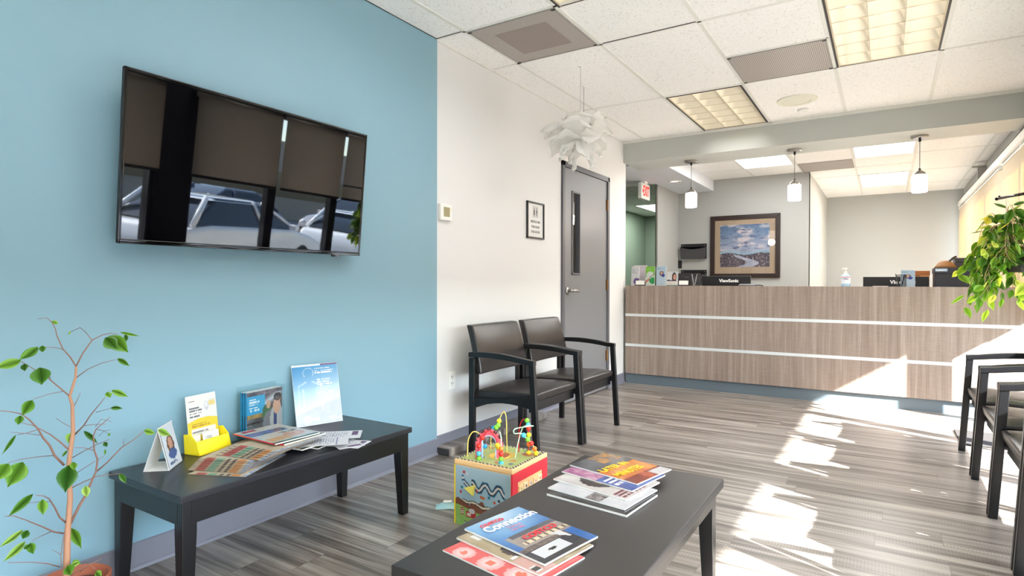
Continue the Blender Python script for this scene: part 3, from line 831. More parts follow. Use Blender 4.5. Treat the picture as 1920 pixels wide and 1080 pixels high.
# local: +x faces the room, z up; leans forward at the top
TW, THh = .562, .612
b = MB(); b.box(-.016, -.004, -TW, TW, 0, THh); b.box(-.055, -.016, -TW * .8, TW * .8, .04, .52)
b.build('case', BLACKP, t, bevel=.004)
f = MB(); e = .011
f.box(-.006, .004, -TW, -TW + e, 0, THh).box(-.006, .004, TW - e, TW, 0, THh).box(-.006, .004, -TW, TW, THh - e, THh).box(-.006, .004, -TW, TW, 0, .017)
f.build('bezel', GLOSSB, t, bevel=.003)
MB().box(-.004, .001, -TW + e, TW - e, .016, THh - e).build('screen', SCREEN, t)
MB().box(-.01, .004, TW - .175, TW - .135, -.010, .002).build('sensor', GLOSSB, t, bevel=.002)
MB().box(-.095, -.055, -.2, .2, .15, .45).build('wall_mount', BLACKP, t)
tag(t, 'large flat television tilted down from the blue wall, reflecting parked cars', 'television')

# ------------------------------------------------------------------ things on the walls
t = empty('thermostat', (XW, 2.918, 1.506))
MB().box(0, .026, -.058, .058, -.052, .052).build('housing', WHITEP, t, bevel=.006)
MB().box(.0262, .0275, -.030, .030, -.028, .032).build('display', mat('olive_lcd', hx(146, 140, 104), .25), t)
MB().box(.0262, .029, .036, .046, .006, .026).build('button', mat('cream_button', hx(238, 226, 196), .4), t)
tag(t, 'white thermostat with an olive display at the edge of the blue wall', 'thermostat')
t = empty('framed_notice', (XW, 4.066, 1.559)); W, H_ = .134, .145
f = MB(); e = .013
f.box(0, .016, -W, -W + e, -H_, H_).box(0, .016, W - e, W, -H_, H_).box(0, .016, -W, W, H_ - e, H_).box(0, .016, -W, W, -H_, -H_ + e)
f.build('frame', BLACKP, t, bevel=.002)
MB().box(.002, .006, -W + e, W - e, -H_ + e, H_ - e).build('notice_paper', PAPER, t)
DKT = mat('dark_print', hx(52, 50, 52), .6)
p = MB()
p.box(.0062, .0068, -.040, .040, .028, .030).box(.0062, .0068, -.040, .040, .108, .110).box(.0062, .0068, -.040, -.0385, .028, .11).box(.0062, .0068, .0385, .040, .028, .11)
for s in (-1, 1):
    p.box(.0062, .0068, s*.019 - .0075, s*.019 + .0075, .058, .085); p.box(.0062, .0068, s*.019 - .006, s*.019 - .001, .036, .058)
    p.box(.0062, .0068, s*.019 + .001, s*.019 + .006, .036, .058)
    p.cyl((.0062, s*.019, .095), (.0068, s*.019, .095), .0065, seg=14)
p.prism([(-.029, .046), (-.009, .046), (-.019, .080)], 'x', .0062, .0068)
p.box(.0062, .0068, -.001, .001, .036, .104)
p.build('pictogram', DKT, t)
for s, z in (('RESTROOMS', -.012), ('THROUGH', -.052), ('THIS DOOR', -.092)):
    text_part(s, .026, DKT, t, (.0064, 0, z), (pi/2, 0, pi/2), .0002, bold=.02)
tag(t, 'small black framed restroom notice on the white wall left of the door', 'sign')
def outlet(name, loc, rz, m, label, duplex=True):
    t = empty(name, loc, rz)
    MB().box(0, .006, -.036, .036, -.058, .058).build('cover_plate', m, t, bevel=.002)
    d = MB()
    for z in (-.02, .02):
        d.box(.0062, .0072, -.009, -.006, z - .006, z + .007).box(.0062, .0072, .006, .009, z - .006, z + .007).cyl((.0062, 0, z - .012), (.0072, 0, z - .012), .0025, seg=8)
    d.build('sockets', mat('socket_slot', hx(70, 70, 72), .5), t)
    return tag(t, label, 'power outlet')
outlet('wall_outlet', (XW, 3.0, .435), 0, WHITEP, 'white power outlet low on the white wall beside the nearer armchair')
outlet('wall_outlet', (-2.600, 8.80, 1.345), -pi/2, BLACKP, 'black wall outlet left of the framed landscape picture')
# file pockets
def pocket(z, label):
    t = empty('wall_file_pocket', (-2.388, 8.80, z))
    MB().box(-.188, .188, -.012, 0, .0, .22).build('back_plate', BLACKP, t, bevel=.004)
    n = 10; top = []; bot = []
    pts = [(-.188, .17)] + [(-.188 + .376 * i / 12, .165 - .030 * sin(pi * i / 12) ** 2) for i in range(13)] + [(.188, .17), (.176, .0), (-.176, .0)]
    MB().prism(pts, 'y', -.062, -.056).build('front_panel', mat('smoked_mesh', hx(62, 62, 64), .4), t)
    MB().prism([(-.188, .17), (-.176, 0), (-.170, 0), (-.182, .17)], 'y', -.06, -.01).prism([(.182, .17), (.170, 0), (.176, 0), (.188, .17)], 'y', -.06, -.01).box(-.176, .176, -.06, -.01, 0, .005).build('side_panel', BLACKP, t)
    for s in (-1, 1): MB().cyl((s*.16, -.016, .195), (s*.16, -.012, .195), .006, seg=12).build('screw', STEEL, t)
    return tag(t, label, 'file holder')
pocket(1.425, 'upper black file pocket on the grey wall beside the framed picture')
pocket(1.040, 'lower black file pocket, half hidden behind the monitor on the counter')
# framed landscape
t = empty('framed_picture', (-1.679, 8.80, 1.585)); W, H_ = .466, .445
f = MB(); e = .062
f.prism([(-W, -H_), (W, -H_), (W - e, -H_ + e), (-W + e, -H_ + e)], 'y', -.032, 0).prism([(-W, H_), (W, H_), (W - e, H_ - e), (-W + e, H_ - e)], 'y', -.032, 0)
f.prism([(-W, -H_), (-W, H_), (-W + e, H_ - e), (-W + e, -H_ + e)], 'y', -.032, 0).prism([(W, -H_), (W, H_), (W - e, H_ - e), (W - e, -H_ + e)], 'y', -.032, 0)
f.build('frame', mat('dark_walnut_frame', hx(40, 27, 24), .35), t, bevel=.004)
MB().box(-W + e, W - e, -.014, -.012, -H_ + e, H_ - e).build('mat_board', mat('taupe_mat_board', hx(158, 138, 116), .7), t)
def land(u, v):
    n = fr(u * 1.0, v * 2.2, 3.0, 1.0); n2 = fr(u, v * 4, 5.0, 7.0); n3 = fr(u, v, 26, 3)
    hz = .30 + .025 * sin(u * 9) + .02 * n2
    if v > hz:
        t_ = (v - hz) / (1 - hz)
        sky = mixc(C(196, 200, 222), C(84, 122, 166), t_)
        sky = mixc(sky, C(232, 220, 226), max(0, (n - .48) * 4.5) * (1 - .35 * t_))
        sky = mixc(sky, C(86, 100, 140), max(0, (.42 - n2) * 4))
        if t_ < .12: sky = mixc(C(150, 196, 222), sky, t_ / .12)
        return sky
    river = abs(u - .5 - .16 * sin(v * 16)) < .05 + .35 * (hz - v)
    if river and v < hz - .03: return mixc(C(222, 218, 232), C(150, 164, 196), n2)
    return mixc(mixc(C(44, 46, 62), C(120, 96, 112), n3), C(196, 176, 176), max(0, n3 - .55) * 3)
sheet('landscape_print', .66, .60, 90, 80, land, MATS['print_matt'], t, (-.33, -.0145, -.29), (pi/2, 0, 0))
MB().box(-W + e, W - e, -.018, -.016, -H_ + e, H_ - e).build('picture_glass', MATS['picture_glass'], t)
tag(t, 'dark framed landscape of cloudy sky and water on the grey wall behind the counter', 'picture')

# ------------------------------------------------------------------ paper pendant near the door
random.seed(11)
t = empty('paper_flower_pendant', (-1.789, 3.71, CZ))
MB().tube([(0, 0, 0), (0, 0, -.30)], .0016, 6).build('cord', mat('clear_cord', hx(190, 186, 178), .4), t)
MB().tube([(-.006, 0, -.004), (-.02, 0, 0), (.0, 0, .0)], .0015, 6).build('ceiling_hook', STEEL, t)
CL = Vector((0, 0, -.50))
def petal(parent, d, L, w_, lift, seed):
    """a crumpled pointed leaf of translucent paper"""
    rnd = random.Random(seed); nx, ny = 9, 7
    d = d.normalized(); side = d.cross(Vector((0, 0, 1)));
    if side.length < .05: side = Vector((1, 0, 0))
    side.normalize(); up = side.cross(d).normalized()
    b = bmesh.new(); G = []
    tips = [rnd.uniform(.75, 1.0) for _ in range(ny + 1)]
    for j in range(ny + 1):
        row = []
        v = j / ny * 2 - 1
        for i in range(nx + 1):
            u = i / nx
            w2 = w_ * (sin(pi * min(1, u * .62 + .12)) ** .8) * (1 if u < .72 else (1 - (u - .72) / .28 * .90))
            jag = 1 - .20 * (1 - tips[j]) if u > .8 else 1
            p = CL + d * (.03 + u * L * jag) + side * v * w2 + up * (lift * sin(pi * u * .9) + .35 * w2 * v * v)
            p += Vector([noise.noise(Vector((u * 3.2 + seed, v * 2.4, k * 9.1))) for k in range(3)]) * .030 * (.3 + u)
            p += Vector([noise.noise(Vector((u * 9 + seed, v * 7, k * 5.1))) for k in range(3)]) * .008
            row.append(b.verts.new(p))
        G.append(row)
    for j in range(ny):
        for i in range(nx): b.faces.new([G[j][i], G[j][i+1], G[j+1][i+1], G[j+1][i]])
    me = bpy.data.meshes.new('paper_petal'); b.to_mesh(me); b.free(); me.materials.append(MATS['lamp_paper'])
    for p_ in me.polygons: p_.use_smooth = True
    o = bpy.data.objects.new('paper_petal', me); COL.objects.link(o); o.parent = parent
k = 0
for zt, n_, L, wv, lf in ((1.3, 4, .10, .06, .02), (.50, 6, .175, .100, .045), (.10, 7, .205, .100, .05), (-.35, 6, .200, .100, .03), (-.95, 6, .185, .070, .01), (-2.2, 4, .185, .036, .0)):
    for i in range(n_):
        a = 2 * pi * (i + random.uniform(-.25, .25)) / n_ + zt * 3
        petal(t, Vector((cos(a), sin(a), zt + random.uniform(-.12, .12))), L * random.uniform(.85, 1.22), wv * random.uniform(.8, 1.25), lf, 3.7 * k + 1); k += 1
MB().ball(CL, .035, 12).build('lamp_bulb', mat('dull_bulb', hx(236, 230, 214), .3), t, smooth=True)
MB().tube([(0, 0, -.30), (0, 0, -.47)], .012, 8).build('lamp_holder', WHITEP, t)
tag(t, 'crumpled white paper flower pendant hanging in front of the grey door', 'pendant lamp')
MB().tube([(-.161, .39, 0), (-.161, .39, -.22), (-.12, .29, -.34), (-.02, .04, -.38), (0, 0, -.33)], .0018, 6).build('swag_cord', mat('grey_cord', hx(120, 118, 116), .5), t)
c_ = MB().lathe([(0, 0), (.012, 0), (.010, -.008), (0, -.008)], seg=12).build('ceiling_clip', WHITEP, t); c_.location = (-.161, .39, 0)
# ================================================================== THINGS ON THE LOW TABLE
def rectp(w_, h_, t_, m_, name, parent, loc=(0, 0, 0), rot=(0, 0, 0)):
    o = MB().box(0, w_, 0, h_, -t_, 0).build(name, m_, parent); o.location = loc; o.rotation_euler = rot; return o
# tent card
t = empty('tent_card', (-2.184, 1.046, TH_ + .001), radians(42))
a = MB()
def slab(p0, p1, y0, y1, th=.0012):
    p0 = Vector(p0); p1 = Vector(p1); d = (p1 - p0).normalized(); n = Vector((-d.y, d.x)) * th
    a.prism([tuple(p0), tuple(p1), tuple(p1 + n), tuple(p0 + n)], 'y', y0, y1)
slab((0, 0), (.050, .152), 0, .118); slab((.083, 0), (.045, .150), 0, .118); slab((0, .0), (.083, .0), 0, .118)
a.build('folded_card', PAPER, t)
def tentart(u, v):
    c = C(226, 236, 246)
    if inc(u, v, .5, .52, .26, .22): c = C(96, 62, 48)
    if inc(u, v, .5, .54, .16, .16): c = C(206, 158, 132)
    if inr(u, v, .15, .85, .84, .92): c = textbars(u, v, .15, .85, .84, .92, 2, C(40, 70, 130), c)
    if inc(u, v, .5, .30, .3, .12): c = C(60, 96, 160)
    return textbars(u, v, .15, .8, .05, .14, 2, C(90, 110, 150), c)
sheet('card_print', .112, .150, 22, 30, tentart, MATS['print_matt'], t, (.0850, .003, .003), (radians(90) - 0.0, 0, radians(90))).rotation_euler = Matrix(((0, -.2456, .9694), (1, 0, 0), (0, .9694, .2456))).to_euler()
tag(t, 'white folded tent card with a portrait at the left end of the low table', 'tent card')
# yellow display
YEL = mat('yellow_card', hx(250, 226, 34), .45)
t = empty('brochure_display', (-2.258, 1.322, TH_ + .001), radians(11.5))
b = MB(); W = .077
b.prism([(-.030, 0), (.042, 0), (.026, .052), (.024, .052), (.038, .002), (-.030, .002)], 'y', -W, W)
for s in (-1, 1):
    y0, y1 = (W - .002, W) if s > 0 else (-W, -W + .002)
    b.prism([(-.035, 0), (.042, 0), (.026, .052), (-.004, .080), (-.040, .074)], 'y', y0, y1)
b.build('tray', YEL, t)
def yel(u, v):
    edge = .52 + .06 * sin(u * 3.0)
    c = C(250, 250, 246) if v > edge else C(252, 226, 60)
    if v > edge:
        c = textbars(u, v, .08, .55, .60, .80, 4, C(120, 124, 130), c); c = textbars(u, v, .08, .35, .88, .92, 1, C(170, 150, 160), c)
        if inc(u, v, .66, .78, .07, .085): c = C(214, 220, 228)
        if inc(u, v, .66, .80, .045, .045): c = C(246, 248, 250)
        if inr(u, v, .74, .96, .78, .86): c = C(246, 226, 150)
        if inr(u, v, .74, .98, .86, .90): c = C(238, 238, 240)
    else:
        c = textbars(u, v, .12, .80, .42, .50, 2, C(196, 152, 40), c)
        if inr(u, v, .10, .92, .28, .39): c = textbars(u, v, .14, .86, .31, .36, 1, C(150, 150, 150), C(252, 252, 246))
    return c
o = MB().box(-.0012, 0, -.070, .070, 0, .215).build('back_card', WHITEP, t); o.location = (-.014, 0, .004); o.rotation_euler = (0, radians(-7), 0)
o.modifiers.new('bevel', 'BEVEL').width = .0004
o2 = sheet('card_print', .140, .213, 46, 66, yel, MATS['print_matt'], o, (.0006, -.070, .001), (pi/2, 0, pi/2), rnd=.014)
bc = MB().box(-.003, 0, -.032, .042, 0, .052).build('contact_cards', WHITEP, t); bc.location = (.016, .0, .024); bc.rotation_euler = (0, radians(-9), 0)
sheet('card_print', .070, .050, 26, 16, lambda u, v: textbars(u, v, .12, .75, .3, .75, 3, C(150, 152, 156), C(250, 250, 248)), MATS['print_matt'], bc, (.0008, -.030, .001), (pi/2, 0, pi/2))
MB().box(-.02, -.001, -.074, -.034, .004, .07).build('divider', mat('pale_card', hx(236, 230, 206), .6), t)
tag(t, 'yellow and white card display with a tray of small cards on the low table', 'display')
# acrylic holder and its leaflets
t = empty('acrylic_holder', (-2.290, 1.586, TH_ + .001), radians(6.4))
W = .103
b = MB(); b.box(-.034, .030, -W, W, 0, .003).box(-.036, -.033, -W, W, 0, .218).box(.018, .0205, -W, W, .003, .205)
b.box(-.034, .018, -W, -W + .0025, .003, .205).box(-.034, .018, W - .0025, W, .003, .205)
b.build('clear_shell', MATS['acrylic'], t)
tag(t, 'clear acrylic holder on the low table, right of the yellow display', 'leaflet holder')
def carad(u, v):
    c = mixc(C(36, 32, 34), C(90, 82, 80), fr(u, v, 5, 2))
    if v > .62 and u > .35: c = mixc(C(196, 206, 216), C(70, 60, 62), min(1, abs((v - .62) - (u - .35) * .5) * 7))
    if v > .90: c = mixc(C(140, 120, 130), C(40, 36, 44), fr(u, v, 9, 4))
    if inr(u, v, 0, .50, .50, .92): c = C(30, 160, 214)
    if inr(u, v, 0, .5, .50, .92): c = textbars(u, v, .07, .36, .56, .86, 5, C(225, 245, 252), c)
    if inr(u, v, .02, .55, .42, .50) : c = mixc(C(190, 140, 60), C(120, 110, 60), fr(u, v, 12, 1))
    if inc(u, v, .55, .46, .13, .22): c = mixc(C(60, 120, 60), C(40, 80, 50), fr(u, v, 9, 5))
    if inc(u, v, .60, .66, .06, .09): c = C(196, 156, 120)
    if inc(u, v, .70, .24, .26, .30): c = C(120, 120, 128)
    if inc(u, v, .84, .30, .20, .34): c = C(176, 176, 178)
    if inr(u, v, .74, .84, .16, .46) : c = C(52, 66, 110)
    if inc(u, v, .84, .60, .105, .19): c = C(208, 160, 134)
    if inc(u, v, .86, .80, .12, .09): c = C(40, 28, 26)
    if inc(u, v, .22, .12, .16, .07): c = C(206, 140, 120)
    if .02 < abs(sqrt((u - .10) ** 2 + (v - .12) ** 2) - .22) < .035: c = C(60, 60, 66)
    if inr(u, v, .62, .9, .10, .13): c = C(240, 240, 240)
    return c
def mag(name, w_, h_, th, fn, loc, rz, label, cat, group=None, nx=30, ny=40, m='print_gloss', bend=.0, spine=None, rot=None, pagecol=PAPER, shared=None):
    t = empty(name, loc, rz, rot)
    if shared is None:
        zf = (lambda u, v: th + bend * (sin(pi * u) * .6 + u * u))
        p = MB(); n = 8
        p.strip([(w_ * i / n, zf(i / n, 0) - .0003) for i in range(n + 1)], [(w_ * i / n, max(0, zf(i / n, 0) - th)) for i in range(n + 1)], 'y', 0, h_)
        p.build('pages', pagecol, t)
        sheet('cover', w_, h_, nx, ny, fn, MATS[m], t, (0, 0, 0), zf=zf)
        if spine: MB().box(-.0006, .0008, 0, h_, 0, th).build('spine', spine, t)
    else:
        for c_ in shared.children: copy_tree(c_, t)
    return tag(t, label, cat, group)
BLUEP = mat('blue_print_edge', hx(28, 150, 206), .5)
first = None
Mh = Matrix.Translation((-2.290, 1.586, TH_ + .001)) @ Matrix.Rotation(radians(6.4), 4, 'Z')
for k in range(9):
    p = Mh @ Vector((.0155 - .0048 * k, -.098 + .002 * (k % 3), .004))
    o = mag('leaflet', .188 - .0, .192, .0038, carad, p, 0, ('front leaflet in the clear holder, with a man in a car' if k == 0 else 'blue edged leaflet packed behind the front one in the clear holder'), 'leaflet',
            'leaflets in the clear holder', 44, 44, spine=BLUEP, rot=Matrix.Rotation(radians(6.4), 3, 'Z').to_4x4().to_euler(), shared=first)
    o.rotation_euler = (Matrix.Rotation(radians(6.4), 3, 'Z') @ Matrix(((0, 0, 1), (1, 0, 0), (0, 1, 0)))).to_euler()
    if first is None: first = o
# blue and white poster card leaning on the wall
def poster(u, v):
    t_ = min(1, (1 - v) * 1.3 + u * .35)
    c = mixc(C(40, 140, 206), C(206, 224, 242), t_)
    if v > .975: c = C(238, 246, 250) if u < .62 else C(120, 84, 130)
    if v < .18 + .22 * u:
        c = mixc(C(190, 192, 206), C(174, 174, 194), fr(u, v, 6, 1))
        if inc(u, v, .24, .10, .09, .06) or (inr(u, v, .32, .50, .06, .12) and fr(u, v, 20, 2) > .5): c = C(240, 242, 248)
        c = textbars(u, v, .70, .95, .05, .12, 2, C(238, 240, 248), c)
    def outl(d): return abs(d) < .012
    hd = ((u - .34) / .11) ** 2 + ((v - .86) / .085) ** 2
    if abs(hd - 1) < .16 and v > .80: c = mixc(c, C(236, 246, 252), .6)
    sh = .74 - .10 * abs(u - .34) / .26
    if outl(v - sh) and .10 < u < .62 and abs(u - .34) > .06: c = mixc(c, C(236, 246, 252), .6)
    if (outl(u - .10 - .02 * (v - .2)) or outl(u - .60 + .03 * (v - .2))) and .22 < v < .66: c = mixc(c, C(240, 248, 254), .5)
    if (outl(u - .20) or outl(u - .49)) and .3 < v < .60: c = mixc(c, C(240, 248, 254), .5)
    c = textbars(u, v, .48, .94, .84, .94, 3, C(250, 252, 255), c)
    c = textbars(u, v, .52, .88, .38, .76, 9, C(238, 246, 252), c, 3)
    return c
t = empty('poster_card', (-2.228, 1.846, TH_ + .001), radians(-16))
o = MB().box(-.0015, 0, -.112, .112, 0, .283).build('card', PAPER, t); o.rotation_euler = (0, radians(-13.5), 0)
sheet('card_print', .222, .281, 60, 76, poster, MATS['print_gloss'], o, (.0005, -.111, .001), (pi/2, 0, pi/2))
tag(t, 'tall blue and white card with a body outline leaning on the blue wall', 'poster')
# fan of kraft coloured catalogues
def catal(u, v):
    c = mixc(C(196, 178, 150), C(222, 208, 184), fr(u, v, 4, 3))
    if v < .055:
        if .12 < u < .30: c = C(186, 60, 56)
        elif .33 < u < .46: c = C(116, 176, 150)
        elif .52 < u < .60 or .66 < u < .70: c = C(70, 60, 54)
        elif .74 < u < .88: c = C(214, 140, 70)
        elif u > .93: c = C(70, 130, 190)
    elif inc(u, v, .5, .55, .34, .25): c = mixc(C(230, 226, 214), C(90, 120, 70), fr(u, v, 10, 8))
    if u > .93: c = mixc(C(236, 238, 244), C(90, 140, 200), fr(u, v * 3, 9, 2))
    return c
random.seed(3)
first = None; z = TH_ + .0005
px, py, ang = -2.012, 1.107, 26.3
for k in range(14):
    if k == 0: A_, B_ = (353, 889), (464, 894)
    elif k < 9: q_ = (k - 1) / 7; A_, B_ = (352 + 20 * q_, 881 - 21 * q_), (470 + 31 * q_, 889 - 21 * q_)
    else: q_ = (k - 9) / 4; A_, B_ = (405 + 32 * q_, 852 - 16 * q_), (512 + 22 * q_, 866 - 14 * q_)
    A_ = at_z(*A_, z + .001); B_ = at_z(*B_, z + .001); px, py = A_.x, A_.y; ang = math.degrees(math.atan2(B_.y - A_.y, B_.x - A_.x))
    o = mag('catalogue', .212, .272, .0016, catal, (px, py, z), radians(ang + random.uniform(-.8, .8)),
            'tan catalogue ' + ('at the bottom of' if k == 0 else 'on top of' if k == 13 else 'in the middle of') + ' the fanned pile on the low table', 'catalogue',
            'fanned tan catalogues', 34, 30, m='print_matt', shared=first, pagecol=mat('shaded_page_edge', hx(150, 134, 116), .6))  # page edges coloured dark to stand for the shade between stacked catalogues
    if first is None: first = o
    z += .0030
ztop = z
def food(u, v, s=0):
    c = mixc(C(226, 224, 218), C(206, 204, 196), fr(u, v, 3, 1 + s))
    if inc(u, v, .3, .70, .22, .14): c = mixc(C(214, 130, 100), C(236, 224, 214), fr(u, v, 11, 2 + s))
    if inr(u, v, .5, .95, .70, .88): c = mixc(C(216, 160, 110), C(230, 190, 150), fr(u, v, 6, 4))
    if inr(u, v, .18, .98, .22, .44): c = mixc(C(56, 76, 150), C(96, 128, 200), fr(u, v, 5, 5 + s))
    if inc(u, v, .3, .32, .16, .06): c = C(60, 66, 70)
    if v > .93: c = C(58, 90, 44)
    c = textbars(u, v, .06, .55, .50, .58, 3, C(70, 70, 80), c, s)
    if inr(u, v, .60, .90, .05, .14): c = C(190, 40, 60)
    return c
REDP = mat('red_print_edge', hx(190, 28, 44), .4)
for k, (x, y, zz, r, lab) in enumerate([(-2.205, 1.70, TH_ + .0006, -78, 'magazine under the others, beside the loose white leaflets on the low table'),
                                   (-2.195, 1.655, TH_ + .012, -83, 'food magazine lying between the tan catalogues and the white leaflets'),
                                   (-2.21, 1.622, ztop + .0005, -88, 'red edged magazine at the upper end of the tan catalogues'),
                                   (-2.214, 1.608, ztop + .007, -91, 'topmost red edged magazine over the tan catalogues')]):
    o = mag('magazine', .205, .275, .0045, (lambda u, v, k=k: food(u, v, k)), (x, y, zz), radians(r), lab, 'magazine', None, 36, 44, bend=.002 if k < 2 else 0)
    if k >= 2: MB().box(.2045, .2062, 0, .275, 0, .0045).build('red_edge', REDP, o)
def leafl(u, v, s=0):
    c = C(236, 238, 244)
    c = textbars(u, v, .1, .9, .15, .70, 12, C(176, 180, 196), c, s)
    if inr(u, v, .08, .60 , .80, .92) and s % 2 == 0: c = mixc(C(80, 52, 96), C(150, 110, 150), fr(u, v, 8, s))
    if s % 2 and inr(u, v, .0, 1, .74, .78): c = C(140, 130, 170)
    return c
for k, (x, y, r, w_, h_, lab) in enumerate([(-2.075, 1.69, -48, .125, .20, 'white leaflet with a purple photo strip, nearest the poster card'),
                                       (-2.02, 1.785, -118, .12, .17, 'white leaflet lying farthest back on the low table'),
                                       (-1.985, 1.70, -72, .115, .19, 'white leaflet in the middle of the loose ones on the low table'),
                                       (-2.02, 1.575, -44, .12, .19, 'white leaflet nearest the front edge of the low table'),
                                       (-1.93, 1.755, -112, .105, .17, 'white leaflet lying farthest right on the low table')]):
    t = empty('leaflet', (x, y, TH_ + .0185 + .0012 * k if k in (0, 3) else TH_ + .0012 * (k + 1)), radians(r))
    if k in (0, 3): t.location.z = TH_ + .0182 + .001 * k
    MB().box(0, w_, 0, h_, -.0006, 0).build('paper', PAPER, t)
    sheet('print', w_, h_, 26, 40, (lambda u, v, k=k: leafl(u, v, k)), MATS['print_matt'], t, (0, 0, .0003))
    tag(t, lab, 'leaflet')

# ================================================================== MAGAZINES ON THE COFFEE TABLE
T2 = .4005
def m_blue(u, v):
    c = mixc(C(30, 92, 170), C(120, 180, 226), max(0, min(1, v * 1.2 - .2 + .25 * sin(u * 4))))
    if v > .60: c = mixc(c, C(226, 240, 250), max(0, .9 - abs(u - .55) * 1.5) * (v - .55) * 2)
    if .26 < v < .55 and u > .12: c = mixc(C(150, 140, 138), C(190, 176, 160), fr(u, v, 4, 2))
    if .50 < v < .56 and u > .18: c = C(84, 88, 100)
    if .34 < v < .40 and u > .2: c = C(232, 214, 180) if int(u * 26) % 3 else C(110, 96, 88)
    if .24 < v < .30: c = mixc(C(70, 66, 74), C(150, 130, 116), fr(u, v, 14, 2))
    if v < .24: c = C(52, 54, 62)
    if inr(u, v, .10, .62, .06, .22): c = C(228, 230, 234)
    if inc(u, v, .36, .14, .07, .02): c = C(50, 50, 50)
    if u > .84 and v < .30: c = C(38, 108, 186)
    if inr(u, v, .62, .80, .18, .34) and (u - .62) + (v - .18) > .16: c = C(222, 222, 224)
    return c
def m_gold(u, v):
    c = mixc(C(150, 132, 96), C(196, 182, 150), fr(u, v, 3, 5))
    if inr(u, v, .12, .80, .80, .93): c = textbars(u, v, .2, .7, .82, .90, 2, C(90, 90, 90), C(240, 240, 236))
    if inc(u, v, .35, .45, .25, .15): c = mixc(C(90, 60, 50), C(40, 36, 34), fr(u, v, 9, 6))
    if inr(u, v, .0, .3, .0, .3): c = C(214, 170, 160)
    if inc(u, v, .1, .35, .06, .02): c = C(240, 236, 240)
    if inr(u, v, .02, .12, .04, .14): c = C(240, 240, 240) if int(v * 120) % 2 else C(60, 60, 60)
    return c
def m_red(u, v):
    n = fr(u, v, 3.2, 9)
    c = C(228, 92, 92)
    for cx, cy, r in ((.12, .82, .14), (.42, .90, .12), (.15, .52, .16), (.5, .62, .18), (.18, .2, .18), (.6, .25, .2), (.85, .5, .15)):
        d = sqrt((u - cx) ** 2 + ((v - cy) * 1.3) ** 2)
        if d < r: c = mixc(C(250, 240, 238), C(238, 170, 168), d / r)
        if d < r * .35: c = C(232, 120, 96)
    return c
def m_cover5(kind):
    def f(u, v):
        if kind == 0:     # orange and grey sports cover
            c = mixc(C(214, 90, 30), C(236, 170, 50), fr(u, v, 4, 1))
            if v > .55: c = mixc(C(120, 122, 130), C(60, 60, 66), fr(u, v, 7, 3))
            if v > .72 and u > .45: c = mixc(C(222, 150, 60), C(96, 90, 96), fr(u, v, 6, 2))
            if v < .20: c = mixc(C(120, 40, 24), C(200, 80, 30), fr(u, v, 5, 6))
            if inr(u, v, .62, 1, .0, .16): c = C(222, 220, 220)
            return c
        if kind == 1:
            c = mixc(C(36, 62, 140), C(90, 120, 200), fr(u, v, 4, 2))
            if v > .5: c = mixc(C(150, 60, 120), C(236, 200, 214), fr(u, v, 8, 4))
            return textbars(u, v, .05, .9, .2, .45, 3, C(240, 240, 250), c)
        if kind == 2:
            c = mixc(C(196, 186, 182), C(232, 228, 226), fr(u, v, 3, 5))
            if inc(u, v, .45, .55, .34, .24): c = C(48, 34, 34)
            if inc(u, v, .45, .52, .16, .13): c = C(214, 168, 146)
            if v < .22: c = textbars(u, v, .05, .8, .03, .2, 3, C(120, 30, 60), c)
            return c
        if kind == 3:
            c = mixc(C(206, 208, 214), C(236, 236, 238), fr(u, v, 4, 7))
            if inr(u, v, .0, .9, .3, .5): c = mixc(C(60, 56, 60), C(210, 200, 196), fr(u, v, 12, 7))
            return c
        c = mixc(C(26, 26, 28), C(64, 60, 60), fr(u, v, 8, 8))
        return c
    return f
WT = mat('white_ink', hx(248, 248, 250), .4); RDI = mat('red_ink', hx(206, 40, 52), .4); YLI = mat('yellow_ink', hx(250, 196, 28), .4)
R90 = (0, 0, 0)
mag('magazine', .205, .28, .004, m_red, (-.640, 1.082, T2), radians(80), 'pink and red magazine at the bottom of the near pile on the coffee table', 'magazine', None, 40, 52)
mag('magazine', .205, .28, .0045, m_gold, (-.648, 1.142, T2 + .0046), radians(79), 'beige magazine between the red and the blue one on the coffee table', 'magazine', None, 40, 52, bend=.001)
o = mag('magazine', .205, .28, .005, m_blue, (-.656, 1.180, T2 + .0106), radians(78), 'blue shopping magazine on top of the near pile on the coffee table', 'magazine', None, 60, 76, bend=.002)
zc = .0085
text_part('Connection', .046, WT, o, (.020, .222, zc), R90, .0001, 'LEFT', bold=.02, sx=.86)
text_part('COSTCO', .020, RDI, o, (.030, .249, zc), R90, .0001, 'LEFT', bold=.04)
text_part('COSTCO', .030, RDI, o, (.060, .122, zc), R90, .0001, 'LEFT', bold=.04)
text_part('Take it\nfor life', .017, mat('pink_ink', hx(206, 110, 140), .5), o, (.075, .186, zc), R90, .0001, 'LEFT')
stack2 = [((-.612, 1.575), 84, .0065, 4, 'dark magazine at the bottom of the far pile on the coffee table'),
          ((-.628, 1.600), 82, .0045, 3, 'white magazine second from the bottom of the far pile on the coffee table'),
          ((-.646, 1.658), 80, .0045, 2, 'magazine with a dark haired face in the middle of the far pile'),
          ((-.652, 1.722), 79, .004, 1, 'blue and purple magazine second from the top of the far pile'),
          ((-.655, 1.775), 77, .0045, 0, 'orange and grey magazine on top of the far pile on the coffee table')]
z = T2
for (xy, r, th, kd, lab) in stack2:
    o = mag('magazine', .205, .275, th, m_cover5(kd), (*xy, z), radians(r), lab, 'magazine', None, 40, 52, bend=.0012)
    z += th + .0014
    if kd == 2: MB().box(0, .205, .2745, .2762, 0, th).build('red_edge', REDP, o)
text_part('LATER IN', .044, YLI, o, (.012, .150, .0062), R90, .0001, 'LEFT', bold=.03, sx=.82)
